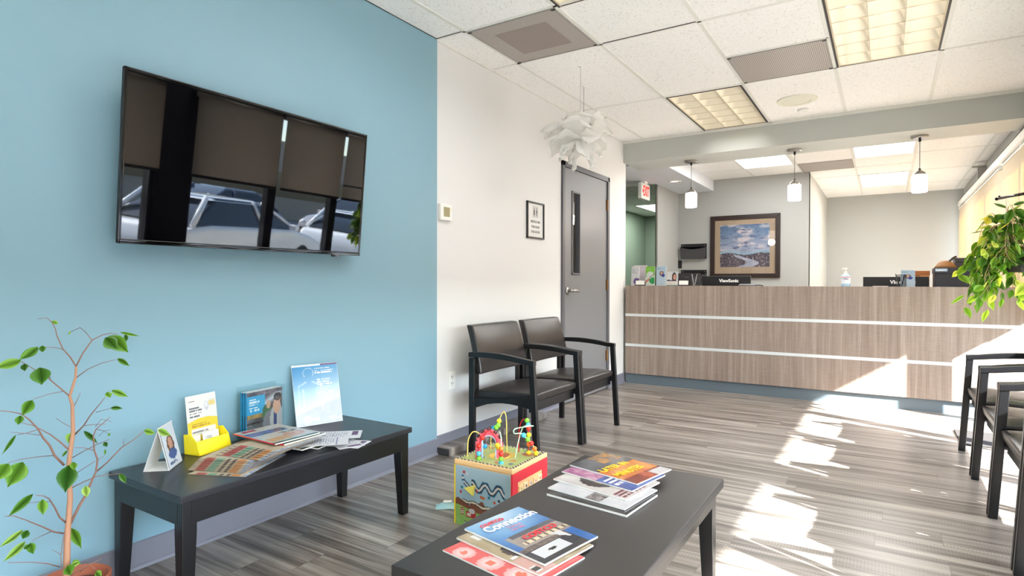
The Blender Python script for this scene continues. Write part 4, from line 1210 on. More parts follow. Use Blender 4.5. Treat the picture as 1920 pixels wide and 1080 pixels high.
text_part('MINUTES', .044, YLI, o, (.012, .090, .0062), R90, .0001, 'LEFT', bold=.03, sx=.84)

# ================================================================== ACTIVITY CUBE
S = .304; HQ = .285
t = empty('activity_cube', (-1.605, 2.060, 0), radians(0.5))
BIRCH = mat('pale_birch', hx(236, 196, 140), .45)
MB().box(.004, S - .004, .004, S - .004, .004, HQ - .02).build('core', BIRCH, t)
MB().box(0, S, 0, S, HQ - .022, HQ).build('top_board', BIRCH, t, bevel=.004)
MB().box(0, .009, 0, S, 0, HQ - .022).build('left_panel', mat('toy_yellow', hx(246, 214, 40), .4), t, bevel=.001)
MB().box(.009, S - .008, 0, .006, 0, HQ - .022).build('front_panel', BIRCH, t)
fp = MB(); x0, x1 = S - .008, S
fp.box(x0, x1, 0, S, 0, .05).box(x0, x1, 0, S, HQ - .065, HQ - .022).box(x0, x1, 0, .045, .05, HQ - .065).box(x0, x1, S - .045, S, .05, HQ - .065)
fp.build('right_panel', mat('toy_red', hx(226, 44, 60), .4), t, bevel=.001)
cols = [hx(240, 206, 150), hx(236, 214, 170), hx(230, 190, 140)]
MB().box(x0 - .002, x0 + .001, .045, S - .045, .05, HQ - .065).build('window_back', mat('toy_cream', hx(240, 226, 190), .5), t)
random.seed(8)
PR = [hx(214, 60, 60), hx(90, 140, 80), hx(120, 90, 70), hx(100, 150, 200), hx(200, 110, 160)]
for r in range(4):
    MB().cyl((S - .006, .045, .074 + r * .038), (S - .006, S - .045, .074 + r * .038), .0025, seg=8).build('rod', STEEL, t)
    for c in range(5):
        bl = MB().box(S - .010, S + .004, .050 + c * .041, .050 + c * .041 + .034, .060 + r * .038, .060 + r * .038 + .030).build('flip_block', mat('toy_block_%d' % ((r + c) % 3), cols[(r + c) % 3], .45), t, bevel=.002)
        bl.rotation_euler = (0, 0, 0)
        MB().cyl((S + .004, .067 + c * .041, .075 + r * .038), (S + .0046, .067 + c * .041, .075 + r * .038), random.uniform(.005, .010), seg=random.choice((3, 5, 12))).build('block_print', mat('toy_print_%d' % ((r * 2 + c) % 5), PR[(r * 2 + c) % 5], .5), bl)
def wave1(u): return .70 + .055 * sin((u - .25) * 26) - .02 * (u - .3)
def frontart(u, v):
    n = fr(u, v, 7, 3)
    hill = .42 + .03 * sin(u * 17) + .02 * sin(u * 41)
    if v > hill: c = mixc(C(166, 210, 232), C(196, 226, 238), v)
    elif v > .30 + .05 * sin(u * 5 + 2): 
        c = C(134, 78, 58) if (int(u * 46) + int(v * 40)) % 2 else C(150, 92, 70)
    else: c = mixc(C(132, 190, 96), C(176, 214, 120), n)
    if .12 < u < .90:
        d = abs(v - wave1(u)) / sqrt(1 + (1.43 * cos((u - .25) * 26)) ** 2 * .9)
        if u < .30: d = abs(v - (.78 - (u - .12) * .9)) if u > .15 else abs(v - .80)
        if d < .018: c = C(240, 240, 240)
        elif d < .034: c = C(40, 34, 34)
        elif d < .050: c = C(28, 120, 170)
    dd = abs(v - (.43 - .13 * (u - .15) + .016 * sin(u * 22)))
    if .14 < u < .98:
        if dd < .016: c = C(238, 230, 200)
        elif dd < .030: c = C(50, 40, 34)
    if inr(u, v, .20, .38, .16, .26): c = C(196, 44, 54)
    if inr(u, v, .22, .29, .18, .23): c = C(244, 236, 210)
    if inc(u, v, .31, .27, .055, .045): c = C(224, 224, 224)
    if inr(u, v, .10, .155, .18, .30): c = C(200, 50, 50) if int(v * 60) % 2 else C(230, 220, 210)
    d3 = abs(v - (.08 + .03 * sin(u * 22)))
    if .16 < u < .9 and d3 < .03: c = C(36, 60, 36) if d3 > .014 else C(220, 236, 210)
    for cx, cy, col in ((.12, .64, C(36, 140, 170)), (.62, .56, C(36, 140, 170)), (.92, .58, C(36, 140, 170)), (.48, .54, C(238, 120, 50)), (.52, .53, C(238, 120, 50)), (.16, .90, C(214, 60, 60)), (.22, .88, C(240, 240, 240)),
                        (.10, .56, C(210, 80, 90)), (.30, .60, C(214, 90, 100)), (.72, .50, C(226, 100, 50)), (.40, .62, C(200, 80, 90))):
        if inc(u, v, cx, cy, .022, .026): c = col
    if inc(u, v, .80, .54, .026, .026): c = C(74, 78, 90)
    if inr(u, v, .795, .81, .42, .52): c = C(230, 230, 220)
    return c
sheet('front_print', S - .018, HQ - .024, 110, 100, frontart, MATS['print_matt'], t, (.009, -.0008, 0), (pi/2, 0, 0))
MB().prism([(.060, .168), (.118, .190), (.108, .140)], 'y', -.010, -.001).build('slide_wedge', mat('toy_wedge', hx(238, 226, 110), .4), t, bevel=.002)
def topart(u, v):
    e = min(u, v, 1 - u, 1 - v)
    if e < .045: return C(36, 26, 26) if int((u + v if True else 0) * 30) % 2 else C(240, 226, 200)
    c = mixc(C(186, 206, 120), C(214, 222, 150), fr(u, v, 4, 6))
    for cx, cy, r, col in ((.3, .25, .05, C(40, 80, 160)), (.2, .4, .04, C(60, 150, 90)), (.82, .75, .10, C(214, 70, 80)), (.80, .35, .06, C(226, 130, 60)), (.86, .2, .05, C(60, 90, 160)),
                           (.65, .16, .05, C(220, 90, 60)), (.35, .7, .05, C(60, 140, 180)), (.15, .75, .05, C(200, 70, 60)), (.7, .9, .05, C(70, 150, 80))):
        if inc(u, v, cx, cy, r): c = mixc(col, c, .2 if fr(u, v, 30, 2) > .45 else .8)
    if inc(u, v, .52, .5, .20): c = C(242, 206, 96)
    return c
sheet('top_print', S - .01, S - .01, 84, 84, topart, MATS['print_matt'], t, (.005, .005, HQ + .0008))
pts = [(.155 + .055 * cos(a_), .135 + .055 * sin(a_)) for a_ in [radians(k_) for k_ in range(-60, 61, 12)]] + [(.155 + .03 * cos(a_) + .01, .135 + .055 * sin(a_)) for a_ in [radians(k_) for k_ in range(60, -61, -12)]]
MB().lathe([(0, .0035), (.045, .0035), (.047, 0), (0, 0)], (.150, .135, HQ + .001), 28).build('turning_disc', mat('toy_gold', hx(238, 200, 90), .4), t)
MB().prism([(.150, .095), (.190, .100), (.196, .135), (.186, .170), (.150, .178), (.168, .135)], 'z', HQ + .0045, HQ + .007).build('brown_crescent', mat('toy_brown', hx(150, 82, 46), .45), t)
# barn-shaped arch
arch_o = [(-.062, 0), (-.062, .075), (-.050, .100), (-.030, .120), (0, .134), (.030, .120), (.050, .100), (.062, .075), (.062, 0)]
arch_i = [(.034, 0), (.034, .070)] + [(.034 * cos(a_), .070 + .034 * sin(a_)) for a_ in [pi * k_ / 8 for k_ in range(1, 8)]] + [(-.034, .070), (-.034, 0)]
PINK = mat('toy_pink', hx(232, 104, 116), .4)
ar = MB().prism(arch_o + arch_i, 'y', -.005, .005).build('barn_arch', PINK, t)
ar.location = (.130, .085, HQ); ar.rotation_euler = (0, 0, radians(20))
chk = MB(); ob = arch_o[1:-1]
for i in range(len(ob) - 1):
    p0, p1 = Vector(ob[i]), Vector(ob[i+1]); n_ = max(2, int((p1 - p0).length / .009))
    for k in range(n_):
        q = p0.lerp(p1, (k + .5) / n_); ang_ = math.atan2((p1 - p0).y, (p1 - p0).x)
        if k % 2 == 0: chk.box(-.0035, .0035, -.0065, .0065, -.007, .0012, Matrix.Translation((q.x, 0, q.y)) @ Matrix.Rotation(-ang_, 4, 'Y'))
chk.build('checker_edge', mat('toy_black', hx(40, 30, 34), .5), ar)
tr_ = MB(); inn = arch_i[1:-1]
tr_.strip([(p_[0] * 1.0, p_[1]) for p_ in inn], [(p_[0] * .88, .070 + (p_[1] - .07) * .88) for p_ in inn], 'y', -.0062, .0062)
tr_.box(-.034, -.029, -.0062, .0062, 0, .07).box(.029, .034, -.0062, .0062, 0, .07)
tr_.build('arch_lining', mat('toy_sky', hx(170, 206, 230), .5), ar)
BEAD = {'r': mat('bead_red', hx(222, 48, 36), .3), 'o': mat('bead_orange', hx(244, 128, 44), .3), 'y': mat('bead_yellow', hx(246, 214, 44), .3),
        'g': mat('bead_green', hx(124, 196, 54), .3), 'b': mat('bead_blue', hx(34, 148, 196), .3), 'c': mat('bead_light_blue', hx(80, 190, 224), .3)}
def wire(pts_, colr, beads, r=.0026):
    """smooth wire through points, beads = [(fraction, colour)]"""
    P = [Vector(p_) for p_ in pts_]; out = []
    for i in range(len(P) - 1):
        p0 = P[max(i-1, 0)]; p1 = P[i]; p2 = P[i+1]; p3 = P[min(i+2, len(P)-1)]
        for k in range(8):
            q = k / 8
            out.append(.5 * ((2*p1) + (p2 - p0) * q + (2*p0 - 5*p1 + 4*p2 - p3) * q*q + (3*p1 - p0 - 3*p2 + p3) * q**3))
    out.append(P[-1])
    MB().tube(out, r, 8).build('wire', colr, t, smooth=True)
    for f_, c_ in beads:
        q = out[min(len(out) - 1, int(f_ * (len(out) - 1)))]
        MB().ball(q, .0115, 14).build('bead', BEAD[c_], t, smooth=True)
z0 = HQ
WY = mat('wire_yellow', hx(238, 206, 110), .35); WR = mat('wire_red', hx(206, 44, 52), .35); WG = mat('wire_pale_green', hx(196, 232, 196), .35)
wire([(.040, .045, z0), (.042, .048, z0 + .075), (.058, .060, z0 + .112), (.082, .075, z0 + .105), (.092, .085, z0 + .065), (.104, .095, z0 + .045), (.092, .105, z0 + .050)], WY, [(.80, 'b'), (.92, 'r')])
wire([(.060, .20, z0), (.070, .19, z0 + .075), (.090, .18, z0 + .110), (.112, .18, z0 + .118), (.110, .20, z0 + .150), (.125, .21, z0 + .182), (.145, .20, z0 + .165), (.148, .20, z0 + .10), (.150, .20, z0)], WY, [(.25, 'b'), (.33, 'g'), (.41, 'g'), (.48, 'y')])
wire([(.103, .045, z0), (.102, .045, z0 + .06), (.118, .06, z0 + .105), (.140, .07, z0 + .128), (.165, .08, z0 + .10), (.172, .09, z0 + .055), (.166, .10, z0 + .058)], WR, [(.04, 'g'), (.10, 'c'), (.17, 'r'), (.30, 'r'), (.92, 'y'), (.80, 'y')])
wire([(.190, .24, z0), (.190, .24, z0 + .09), (.205, .24, z0 + .145), (.232, .24, z0 + .150), (.248, .23, z0 + .10), (.248, .23, z0)], WR, [(.62, 'g'), (.70, 'c'), (.77, 'r'), (.84, 'y'), (.91, 'o'), (.98, 'y')])
wire([(.218, .045, z0), (.218, .045, z0 + .05), (.215, .05, z0 + .11), (.195, .07, z0 + .128), (.178, .08, z0 + .120)], WG, [(.04, 'c'), (.14, 'g'), (.24, 'r'), (.33, 'o')])
wire([(.225, .15, z0), (.232, .16, z0 + .06), (.240, .18, z0 + .12), (.262, .17, z0 + .142), (.285, .20, z0 + .140), (.262, .23, z0 + .130), (.235, .20, z0 + .128), (.21, .17, z0 + .122), (.226, .14, z0 + .112), (.25, .16, z0 + .11), (.262, .18, z0 + .09), (.276, .20, z0 + .065), (.286, .22, z0 + .03), (.288, .23, z0)], WG,
     [(.74, 'c'), (.80, 'g'), (.86, 'r'), (.92, 'o'), (.97, 'y')])
tag(t, 'colourful wooden activity cube toy with wire mazes and beads on the floor', 'toy')
# small packet on the floor
t = empty('wipes_packet', (-1.745, 2.19, 0), radians(35))
b = bmesh.new(); nx, ny = 12, 8; G = [[b.verts.new((-.055 + .11 * i / nx, -.035 + .07 * j / ny, .002 + .022 * sin(pi * i / nx) * sin(pi * j / ny) + .003 * noise.noise(Vector((i * .7, j * .9, 1))))) for i in range(nx + 1)] for j in range(ny + 1)]
for j in range(ny):
    for i in range(nx): b.faces.new([G[j][i], G[j][i+1], G[j+1][i+1], G[j+1][i]])
me = bpy.data.meshes.new('pouch'); b.to_mesh(me); b.free(); me.materials.append(mat('pale_teal_pouch', hx(160, 206, 212), .3))
for p_ in me.polygons: p_.use_smooth = True
o = bpy.data.objects.new('pouch', me); COL.objects.link(o); o.parent = t
MB().box(-.02, .02, -.01, .014, .022, .027).build('lid', WHITEP, t, bevel=.002)
tag(t, 'small pale teal packet on the floor left of the toy cube', 'packet')
# ================================================================== PLANTS
def leafmat(name, stops, tf=.35):
    m = bpy.data.materials.new(name); m.use_nodes = True; nt = m.node_tree; b = nt.nodes['Principled BSDF']; out = nt.nodes['Material Output']
    g = nt.nodes.new('ShaderNodeNewGeometry'); r = ramp(nt, stops); nt.links.new(g.outputs['Random Per Island'], r.inputs[0])
    nt.links.new(r.outputs[0], b.inputs['Base Color']); b.inputs['Roughness'].default_value = .32
    tn = nd(nt, 'ShaderNodeBsdfTranslucent'); mxc = nd(nt, 'ShaderNodeMix', data_type='RGBA', blend_type='MULTIPLY'); mxc.inputs[0].default_value = 1
    mxc.inputs[7].default_value = (1.3, 1.25, .5, 1); nt.links.new(r.outputs[0], mxc.inputs[6]); nt.links.new(mxc.outputs[2], tn.inputs[0])
    mx = nt.nodes.new('ShaderNodeMixShader'); mx.inputs[0].default_value = tf
    nt.links.new(b.outputs[0], mx.inputs[1]); nt.links.new(tn.outputs[0], mx.inputs[2]); nt.links.new(mx.outputs[0], out.inputs[0]); return m
FIG = leafmat('fig_leaf', [(0, hx(58, 108, 38)), (.45, hx(92, 144, 46)), (.8, hx(124, 172, 62)), (1, hx(166, 200, 96))], .35)
BARK = mat('pale_fig_bark', hx(178, 132, 104), .7, bump=(120, .4, .002))
TWIG = mat('twig_bark', hx(140, 106, 94), .7)
TERRA = mat('terracotta', hx(150, 84, 60), .65, bump=(50, .15, .002))
PX = -2.08
pc = (-2.070, .792)
t = empty('potted_fig', (pc[0], pc[1], 0))
MB().lathe([(0, 0), (.062, 0), (.078, .12), (.082, .125), (.094, .124), (.097, .164), (.090, .168), (.086, .160), (.080, .130), (0, .127)], seg=36).build('pot', TERRA, t, smooth=False, bevel=.0015)
b = bmesh.new(); bmesh.ops.create_circle(b, cap_ends=True, radius=.081, segments=28); 
me = bpy.data.meshes.new('soil'); b.to_mesh(me); b.free(); me.materials.append(mat('potting_soil', hx(84, 56, 42), .95, bump=(90, 1, .01)))
o = bpy.data.objects.new('soil', me); COL.objects.link(o); o.parent = t; o.location = (0, 0, .136)
def P3(px, py, dv=0.0):
    p = at_x(px, py, PX + dv); return p - Vector((pc[0], pc[1], 0))
base_ = P3(125, 1072); 
trunk = [Vector((base_.x, base_.y, .138))] + [P3(*q) for q in ((125, 1055), (126.7, 1000), (128, 980), (131.7, 933), (130.6, 913), (127.8, 880), (132.4, 843), (137, 812), (135.7, 760), (130.6, 743), (141.7, 708), (142.6, 687))]
MB().tube(trunk, [.0105, .0095, .0085, .0080, .0075, .0070, .0066, .0062, .0058, .0048, .0042, .0036, .0032], 10).build('trunk', BARK, t, smooth=True)
BR = [([(142.6, 687), (155, 663), (172.6, 638), (192, 628), (207, 625), (222, 627)], .0024, .0008, .05), ([(172.6, 638), (160, 622), (150, 614), (133, 622)], .0012, .0007, -.12),
      ([(142.6, 687), (132, 670), (118.5, 655), (107, 630), (104, 617), (98, 605), (88, 596), (70, 598)], .0022, .0007, -.04), ([(118.5, 655), (105, 652), (85, 651)], .001, .0007, .04),
      ([(141.7, 709), (165, 692), (190, 681), (218, 674)], .0014, .0007, .10), ([(130.6, 743), (118, 732), (95, 713), (88, 706), (65, 693), (40, 678)], .0022, .0009, .04),
      ([(95, 713), (93, 703), (88, 697)], .001, .0007, 0),
      ([(118, 734), (95, 738), (63, 748)], .001, .0007, .08), ([(138, 763), (145, 750), (151, 736)], .0012, .0006, .02),
      ([(140, 815), (157, 798), (170, 778), (185, 760), (197, 745)], .0024, .0009, .12), ([(180, 773), (207, 766)], .0008, .0006, .12), ([(157, 798), (175, 796), (200, 795)], .001, .0006, .05),
      ([(120, 872), (103, 855), (93, 835), (80, 820), (72, 805), (55, 787), (40, 776), (20, 772), (0, 770)], .0036, .0009, .06), ([(100, 854), (75, 856), (40, 861), (15, 868)], .0012, .0007, .10),
      ([(72, 805), (50, 812), (33, 815)], .0011, .0007, -.05), ([(75, 816), (50, 813), (20, 810)], .001, .0006, .05), ([(129, 843), (112, 828), (95, 815), (78, 806), (60, 797), (40, 793)], .0026, .0007, -.06),
      ([(132, 982), (148, 950), (160, 930), (172, 902), (180, 885), (183, 862), (177, 845), (175, 818), (180, 805), (195, 792), (207, 781)], .0045, .0008, .10),
      ([(180, 885), (200, 868), (228, 839), (250, 825), (270, 808)], .0026, .0009, .16), ([(177, 845), (160, 840), (140, 839)], .0012, .0008, .0), ([(232, 838), (231, 828), (234, 822)], .0008, .0005, .12),
      ([(132, 916), (160, 902), (182, 893), (212, 889), (228, 888)], .0016, .0008, .14), ([(136, 858), (160, 844), (185, 832), (205, 824)], .0014, .0006, .14),
      ([(136, 892), (165, 873), (195, 855)], .0012, .0006, .08), ([(124, 980), (112, 970), (102, 950), (92, 935), (82, 930), (68, 929)], .0030, .0009, .06), ([(98, 940), (70, 941), (50, 944)], .0009, .0006, .04),
      ([(118, 1000), (100, 997), (80, 988), (60, 980), (48, 975), (25, 967), (10, 968)], .0026, .0008, .08), ([(95, 997), (75, 1006), (60, 1014)], .001, .0006, .08),
      ([(112, 1063), (90, 1057), (60, 1054), (15, 1055)], .0018, .0008, .05), ([(122, 995), (117, 1020), (114, 1045), (116, 1070)], .0016, .0009, .02), ([(114, 1040), (104, 1034), (98, 1031)], .0009, .0005, 0),
      ([(134, 1078), (160, 1062), (190, 1048)], .0016, .0008, .05), ([(150, 1072), (168, 1058), (182, 1070)], .0014, .0008, .05),
      ([(131, 800), (118, 793), (105, 784)], .0010, .0005, -.05), ([(180, 805), (195, 808), (207, 806)], .0008, .0005, .1), ([(179, 800), (190, 786), (205, 789), (210, 792)], .0008, .0004, .12), ([(185, 818), (195, 808), (202, 812)], .0006, .0004, .08)]
tw = MB()
def onb(pts_, r0, r1, dv):
    n = len(pts_); P = [P3(x, y, max(-.19, min(.2, dv * i / (n - 1)))) for i, (x, y) in enumerate(pts_)]
    tw.tube(P, [r0 + (r1 - r0) * i / (n - 1) for i in range(n)], 7)
for a_ in BR: onb(*a_)
tw.build('branches', TWIG, t, smooth=True)
LV = [(97, 602, 110, 607, 8, -.04), (203, 630, 241, 661, 27, .05), (197, 633, 221, 655, 24, .05), (225, 623, 263, 630, 6, .05), (236, 627, 236, 641, 8, .05), (133, 622, 128, 627, 5, -.1),
      (71, 650, 35, 675, 20, .04), (40, 675, -12, 690, 17, .04), (79, 648, 80, 661, 10, .04), (45, 682, 47, 696, 11, .04), (74, 689, 78, 722, 29, .04), (220, 672, 244, 687, 9, .1),
      (61, 750, 41, 780, 17, .08), (38, 779, 34, 797, 12, .04), (201, 735, 207, 746, 12, .12), (209, 732, 241, 744, 11, .12), (207, 765, 231, 766, 8, .12), (30, 815, 3, 853, 6, -.05),
      (135, 811, 127, 831, 15, -.16), (157, 808, 184, 832, 9, -.08), (126, 844, 116, 857, 5, -.12), (204, 812, 205, 818, 5, .1), (195, 829, 201, 838, 8, .08), (197, 842, 196, 854, 4, .08),
      (16, 869, -8, 902, 24, .10), (43, 866, 14, 914, 29, .10), (129, 872, 122, 924, 30, .05), (137, 866, 139, 882, 11, .08), (160, 911, 163, 933, 13, .06), (224, 888, 237, 907, 9, .14),
      (62, 926, 14, 970, 13, .06), (80, 936, 81, 966, 16, .06), (133, 990, 153, 1029, 15, -.05), (43, 993, -3, 1027, 11, .06), (52, 994, 42, 1011, 12, .08), (48, 1015, 5, 1054, 12, .05),
      (56, 1018, 63, 1039, 13, .08), (56, 1021, 44, 1030, 8, .08), (127, 1060, 133, 1079, 18, .06), (148, 1054, 130, 1062, 9, .05), (136, 1052, 152, 1058, 9, .05), (270, 807, 292, 813, 11, .16), (296, 806, 321, 816, 13, .17), (179, 1072, 191, 1082, 13, .07)]
lf = MB(); random.seed(5)
for (x0, y0, x1, y1, wpx, dv) in LV:
    p0 = P3(x0, y0, dv); p1 = P3(x1, y1, dv + random.uniform(-.01, .02))
    d = (cam.location - Vector((pc[0], pc[1], 0)) - p0).normalized()
    nrm = d + Vector((random.uniform(-.5, .5), random.uniform(-.5, .5), random.uniform(-.3, .5)))
    lf.leaf(p0, p1, wpx / FPX * 1.78 * 1.08, nrm, fold=.10)
lf.build('foliage', FIG, t, smooth=True)
tag(t, 'sparse young fig plant in a terracotta pot at the left edge against the blue wall', 'potted plant')

# hanging plant by the window
HP = Vector((.735, 5.10, 1.27))
t = empty('hanging_plant', HP)
TRL = leafmat('trailing_leaf', [(0, hx(58, 104, 36)), (.4, hx(92, 138, 46)), (.68, hx(128, 168, 56)), (.86, hx(178, 206, 84)), (.95, hx(214, 222, 110)), (1, hx(240, 210, 50))], .5)
MB().lathe([(0, -.13), (.065, -.13), (.095, -.02), (.105, 0), (.100, .002), (.088, -.02), (0, -.025)], seg=28).build('pot', mat('dark_hanging_pot', hx(48, 40, 36), .6), t)
random.seed(21)
st = MB(); lv = MB()
VN = mat('vine_stem', hx(170, 150, 104), .6)
def vine(a, reach, rise, drop, nleaf, ls):
    P = []; n = 9
    for i in range(n + 1):
        u = i / n; rr = .03 + reach * (u ** .8)
        z = .06 * (1 if rise > .12 else 0) + rise * sin(pi * min(1, u * 1.25)) - drop * u * u
        aa = a + .35 * sin(u * 3 + a * 5)
        p = Vector((rr * cos(aa), rr * sin(aa), z)) + Vector((noise.noise(Vector((u * 3, a, 1))), noise.noise(Vector((u * 3, a, 5))), noise.noise(Vector((u * 3, a, 9))))) * .04
        p.x = min(p.x, .245); P.append(p)
    st.tube(P, [.0028 - .0018 * i / n for i in range(n + 1)], 6)
    for k in range(nleaf):
        u = .18 + .80 * (k + random.random() * .6) / nleaf; f = u * n; i = min(n - 1, int(f)); p = P[i].lerp(P[i+1], f - i)
        dr = (P[i+1] - P[i]).normalized(); sd = dr.cross(Vector((0, 0, 1))); sd = sd.normalized() if sd.length > .05 else Vector((1, 0, 0))
        s_ = 1 if k % 2 else -1
        dirv = (sd * s_ * random.uniform(.4, 1) + dr * random.uniform(.2, .7) + Vector((0, 0, random.uniform(-1.15, .15)))).normalized()
        L = ls * random.uniform(.7, 1.25); pb = p + dirv * .014
        st.tube([p, pb], .0010, 5)
        tp = pb + dirv * L
        if tp.x > .275: tp.x = .275
        if pb.x > .27: pb.x = .27
        lv.leaf(pb, tp, L * random.uniform(.50, .66), Vector((random.uniform(-.6, .6), random.uniform(-1, .2), random.uniform(.1, 1))), fold=.2, droop=random.uniform(0, .25))
for i in range(72):
    a = random.uniform(0, 2 * pi); k_ = random.random()
    if k_ < .42: vine(a, random.uniform(.10, .22), random.uniform(.12, .26), random.uniform(.0, .14), 7, .088)
    elif k_ < .82: vine(a, random.uniform(.16, .27), random.uniform(.03, .12), random.uniform(.16, .30), 8, .088)
    else: vine(a, random.uniform(.12, .22), random.uniform(.0, .06), random.uniform(.30, .42), 8, .076)
for a, re, ri, dr_ in ((pi * .98, .30, .08, .16), (pi * 1.05, .29, .02, .42), (pi * .93, .27, .05, .38), (pi * 1.2, .26, .04, .36), (pi * 1.1, .22, .14, .05), (pi * .8, .28, .10, .14), (pi * 1.45, .20, .22, .0)): vine(a, re, ri, dr_, 9, .085)
st.build('stems', VN, t, smooth=True); lv.build('foliage', TRL, t, smooth=True)
tag(t, 'leafy green trailing plant hanging by the window at the right edge', 'hanging plant')
rod0 = at_z(1869, 373, 1.622); rod1 = at_z(1920, 363, 1.622); dR = (rod1 - rod0).normalized()
hk = rod0 + dR * .085
o = MB().tube([(0, 0, 0), (-.004, -.004, .012), (0, 0, .018), (.006, .006, .008)], .0016, 6)
for k in range(3):
    a = 2 * pi * k / 3; o.tube([(0, 0, 0), (HP.x - hk.x + .1 * cos(a), HP.y - hk.y + .1 * sin(a), HP.z - 1.612)], .0013, 6)
ho = o.build('hanger_wire', mat('clear_cord', hx(190, 186, 178), .4), t); ho.location = (hk.x - HP.x, hk.y - HP.y, 1.612 - HP.z)
end = Vector((1.048, 4.75, 1.622)); bend = rod0 + dR * .30
t = empty('plant_arm', rod0)
MB().tube([(0, 0, 0), tuple((bend - rod0) * .9), tuple(bend - rod0 + (end - bend) * .08), tuple(end - rod0)], .0095, 12).build('rod', GLOSSB, t, smooth=True)
MB().ball((0, 0, 0), .0115, 12).ball(tuple(dR * .022 + Vector((0, 0, .014))), .006, 10).build('end_knob', GLOSSB, t, smooth=True)
MB().box(end.x - rod0.x - .012, end.x - rod0.x + .003, end.y - rod0.y - .012, end.y - rod0.y + .012, -.06, .06).build('wall_plate', GLOSSB, t, bevel=.003)
tag(t, 'black metal arm from the window wall above the hanging plant', 'bracket')

# ================================================================== ON AND BEHIND THE COUNTER
CT = 1.0365
def card(name, x0, x1, h, y, fn, label, cat='brochure', lean=6, nx=24, ny=46, group=None, th=.006):
    t = empty(name, ((x0 + x1) / 2, y, CT)); w_ = x1 - x0
    o = MB().box(-w_ / 2, w_ / 2, 0, th, 0, h).build('pages', PAPER, t); o.rotation_euler = (radians(-lean), 0, 0)
    sheet('cover', w_ - .001, h - .001, nx, ny, fn, MATS['print_matt'], o, (-w_ / 2 + .0005, -.0006, .0005), (pi/2, 0, 0))
    return tag(t, label, cat, group)
def c_white(u, v):
    c = C(240, 242, 246)
    c = textbars(u, v, .1, .9, .62, .92, 4, C(190, 196, 206), c)
    if inc(u, v, .62, .22, .34, .17): c = mixc(C(150, 144, 180), C(110, 84, 160), fr(u, v, 8, 1))
    if inc(u, v, .85, .3, .3, .07): c = C(130, 90, 170)
    return c
def c_pale(u, v):
    c = mixc(C(250, 248, 250), C(226, 214, 228), u)
    return textbars(u, v, .1, .9, .85, .93, 1, C(210, 190, 210), c)
def c_green(u, v):
    c = C(132, 206, 66) if v > .45 else C(236, 244, 240)
    if inc(u, v, .5, .55, .4, .2): c = C(232, 242, 236)
    if inc(u, v, .8, .26, .38, .17): c = C(40, 170, 90)
    if inr(u, v, 0, .45, .12, .36) and abs(v - .16 - u * .45) < .07: c = C(222, 140, 116)
    if abs(v - .40 - (u - .4) * .4) < .02 and u > .4: c = C(50, 60, 60)
    return textbars(u, v, .1, .7, .82, .92, 2, C(170, 226, 110), c)
def c_blue(u, v, cx=.55):
    c = mixc(C(206, 228, 244), C(190, 216, 238), v)
    if inc(u, v, cx, .62, .22, .13): c = C(96, 62, 46)
    if inc(u, v, cx, .63, .13, .09): c = C(224, 180, 156)
    if inc(u, v, cx + .17, .52, .17, .085): c = C(64, 74, 170)
    c = textbars(u, v, .1, .8, .82, .92, 2, C(130, 150, 170), c)
    return textbars(u, v, .4, .8, .08, .12, 1, C(130, 150, 170), c)
def c_photo(u, v):
    if v < .32: return textbars(u, v, .1, .8, .12, .26, 2, C(230, 190, 150), C(250, 250, 248)) if v > .04 else C(30, 150, 140)
    c = mixc(C(238, 240, 240), C(216, 222, 228), u)
    if inc(u, v, .66, .62, .21, .34): c = C(60, 50, 54)
    if inc(u, v, .70, .62, .14, .20): c = C(222, 160, 130)
    if inc(u, v, .72, .54, .06, .02): c = C(244, 240, 236)
    if inc(u, v, .15, .36, .2, .08): c = C(50, 66, 110)
    if inc(u, v, .6, .32, .3, .10): c = C(80, 40, 60)
    return c
card('brochure', -2.325, -2.185, .222, 6.16, c_pale, 'wide pale pink and white brochure at the back of the left end of the counter', th=.012)
card('brochure', -2.331, -2.240, .212, 6.10, c_white, 'white brochure with purple print at the left end of the counter')
card('brochure', -2.172, -2.070, .205, 6.10, c_green, 'lime green and white brochure standing on the counter')
card('brochure', -2.052, -1.949, .210, 6.10, c_blue, 'pale blue brochure with a portrait on the counter, right of the green one')
card('photo_card', -1.930, -1.816, .146, 6.08, c_photo, 'small white card with a smiling face photo standing on the counter', 'card')
card('brochure', .118, .222, .146, 6.18, lambda u, v: c_blue(u, v, .5), 'pale blue portrait brochure behind the right pen cup on the counter', th=.02)
def cardholder(x, y, label):
    t = empty('card_holder', (x, y, CT))
    MB().box(-.052, .052, -.02, .022, 0, .010).box(-.052, .052, .016, .022, .0, .040).build('stand', MATS['acrylic'] if False else BLACKP, t)
    o = MB().box(-.046, .046, -.012, .006, .008, .052).build('business_cards', WHITEP, t); o.rotation_euler = (radians(-10), 0, 0)
    return tag(t, label, 'card holder')
cardholder(-2.208, 6.045, 'business card holder in front of the white and green brochures')
cardholder(-1.744, 6.045, 'business card holder right of the smiling photo card')
t = empty('clear_stand', (-2.195, 6.12, CT)); MB().box(-.03, .03, -.005, .004, 0, .082).build('clear_panel', mat('smoked_clear', hx(150, 150, 152), .2), t); tag(t, 'small grey clear stand behind the left business cards', 'stand')
t = empty('card_terminal', (-1.83, 6.22, CT)); MB().prism([(-.03, 0), (.07, 0), (.07, .125), (.02, .132)], 'x', -.12, .115).build('housing', BLACKP, t, bevel=.004)
MB().box(-.10, .09, .0, .002, .03, .1).build('screen', SCREEN, t); tag(t, 'black desk device behind the smiling photo card on the counter', 'device')
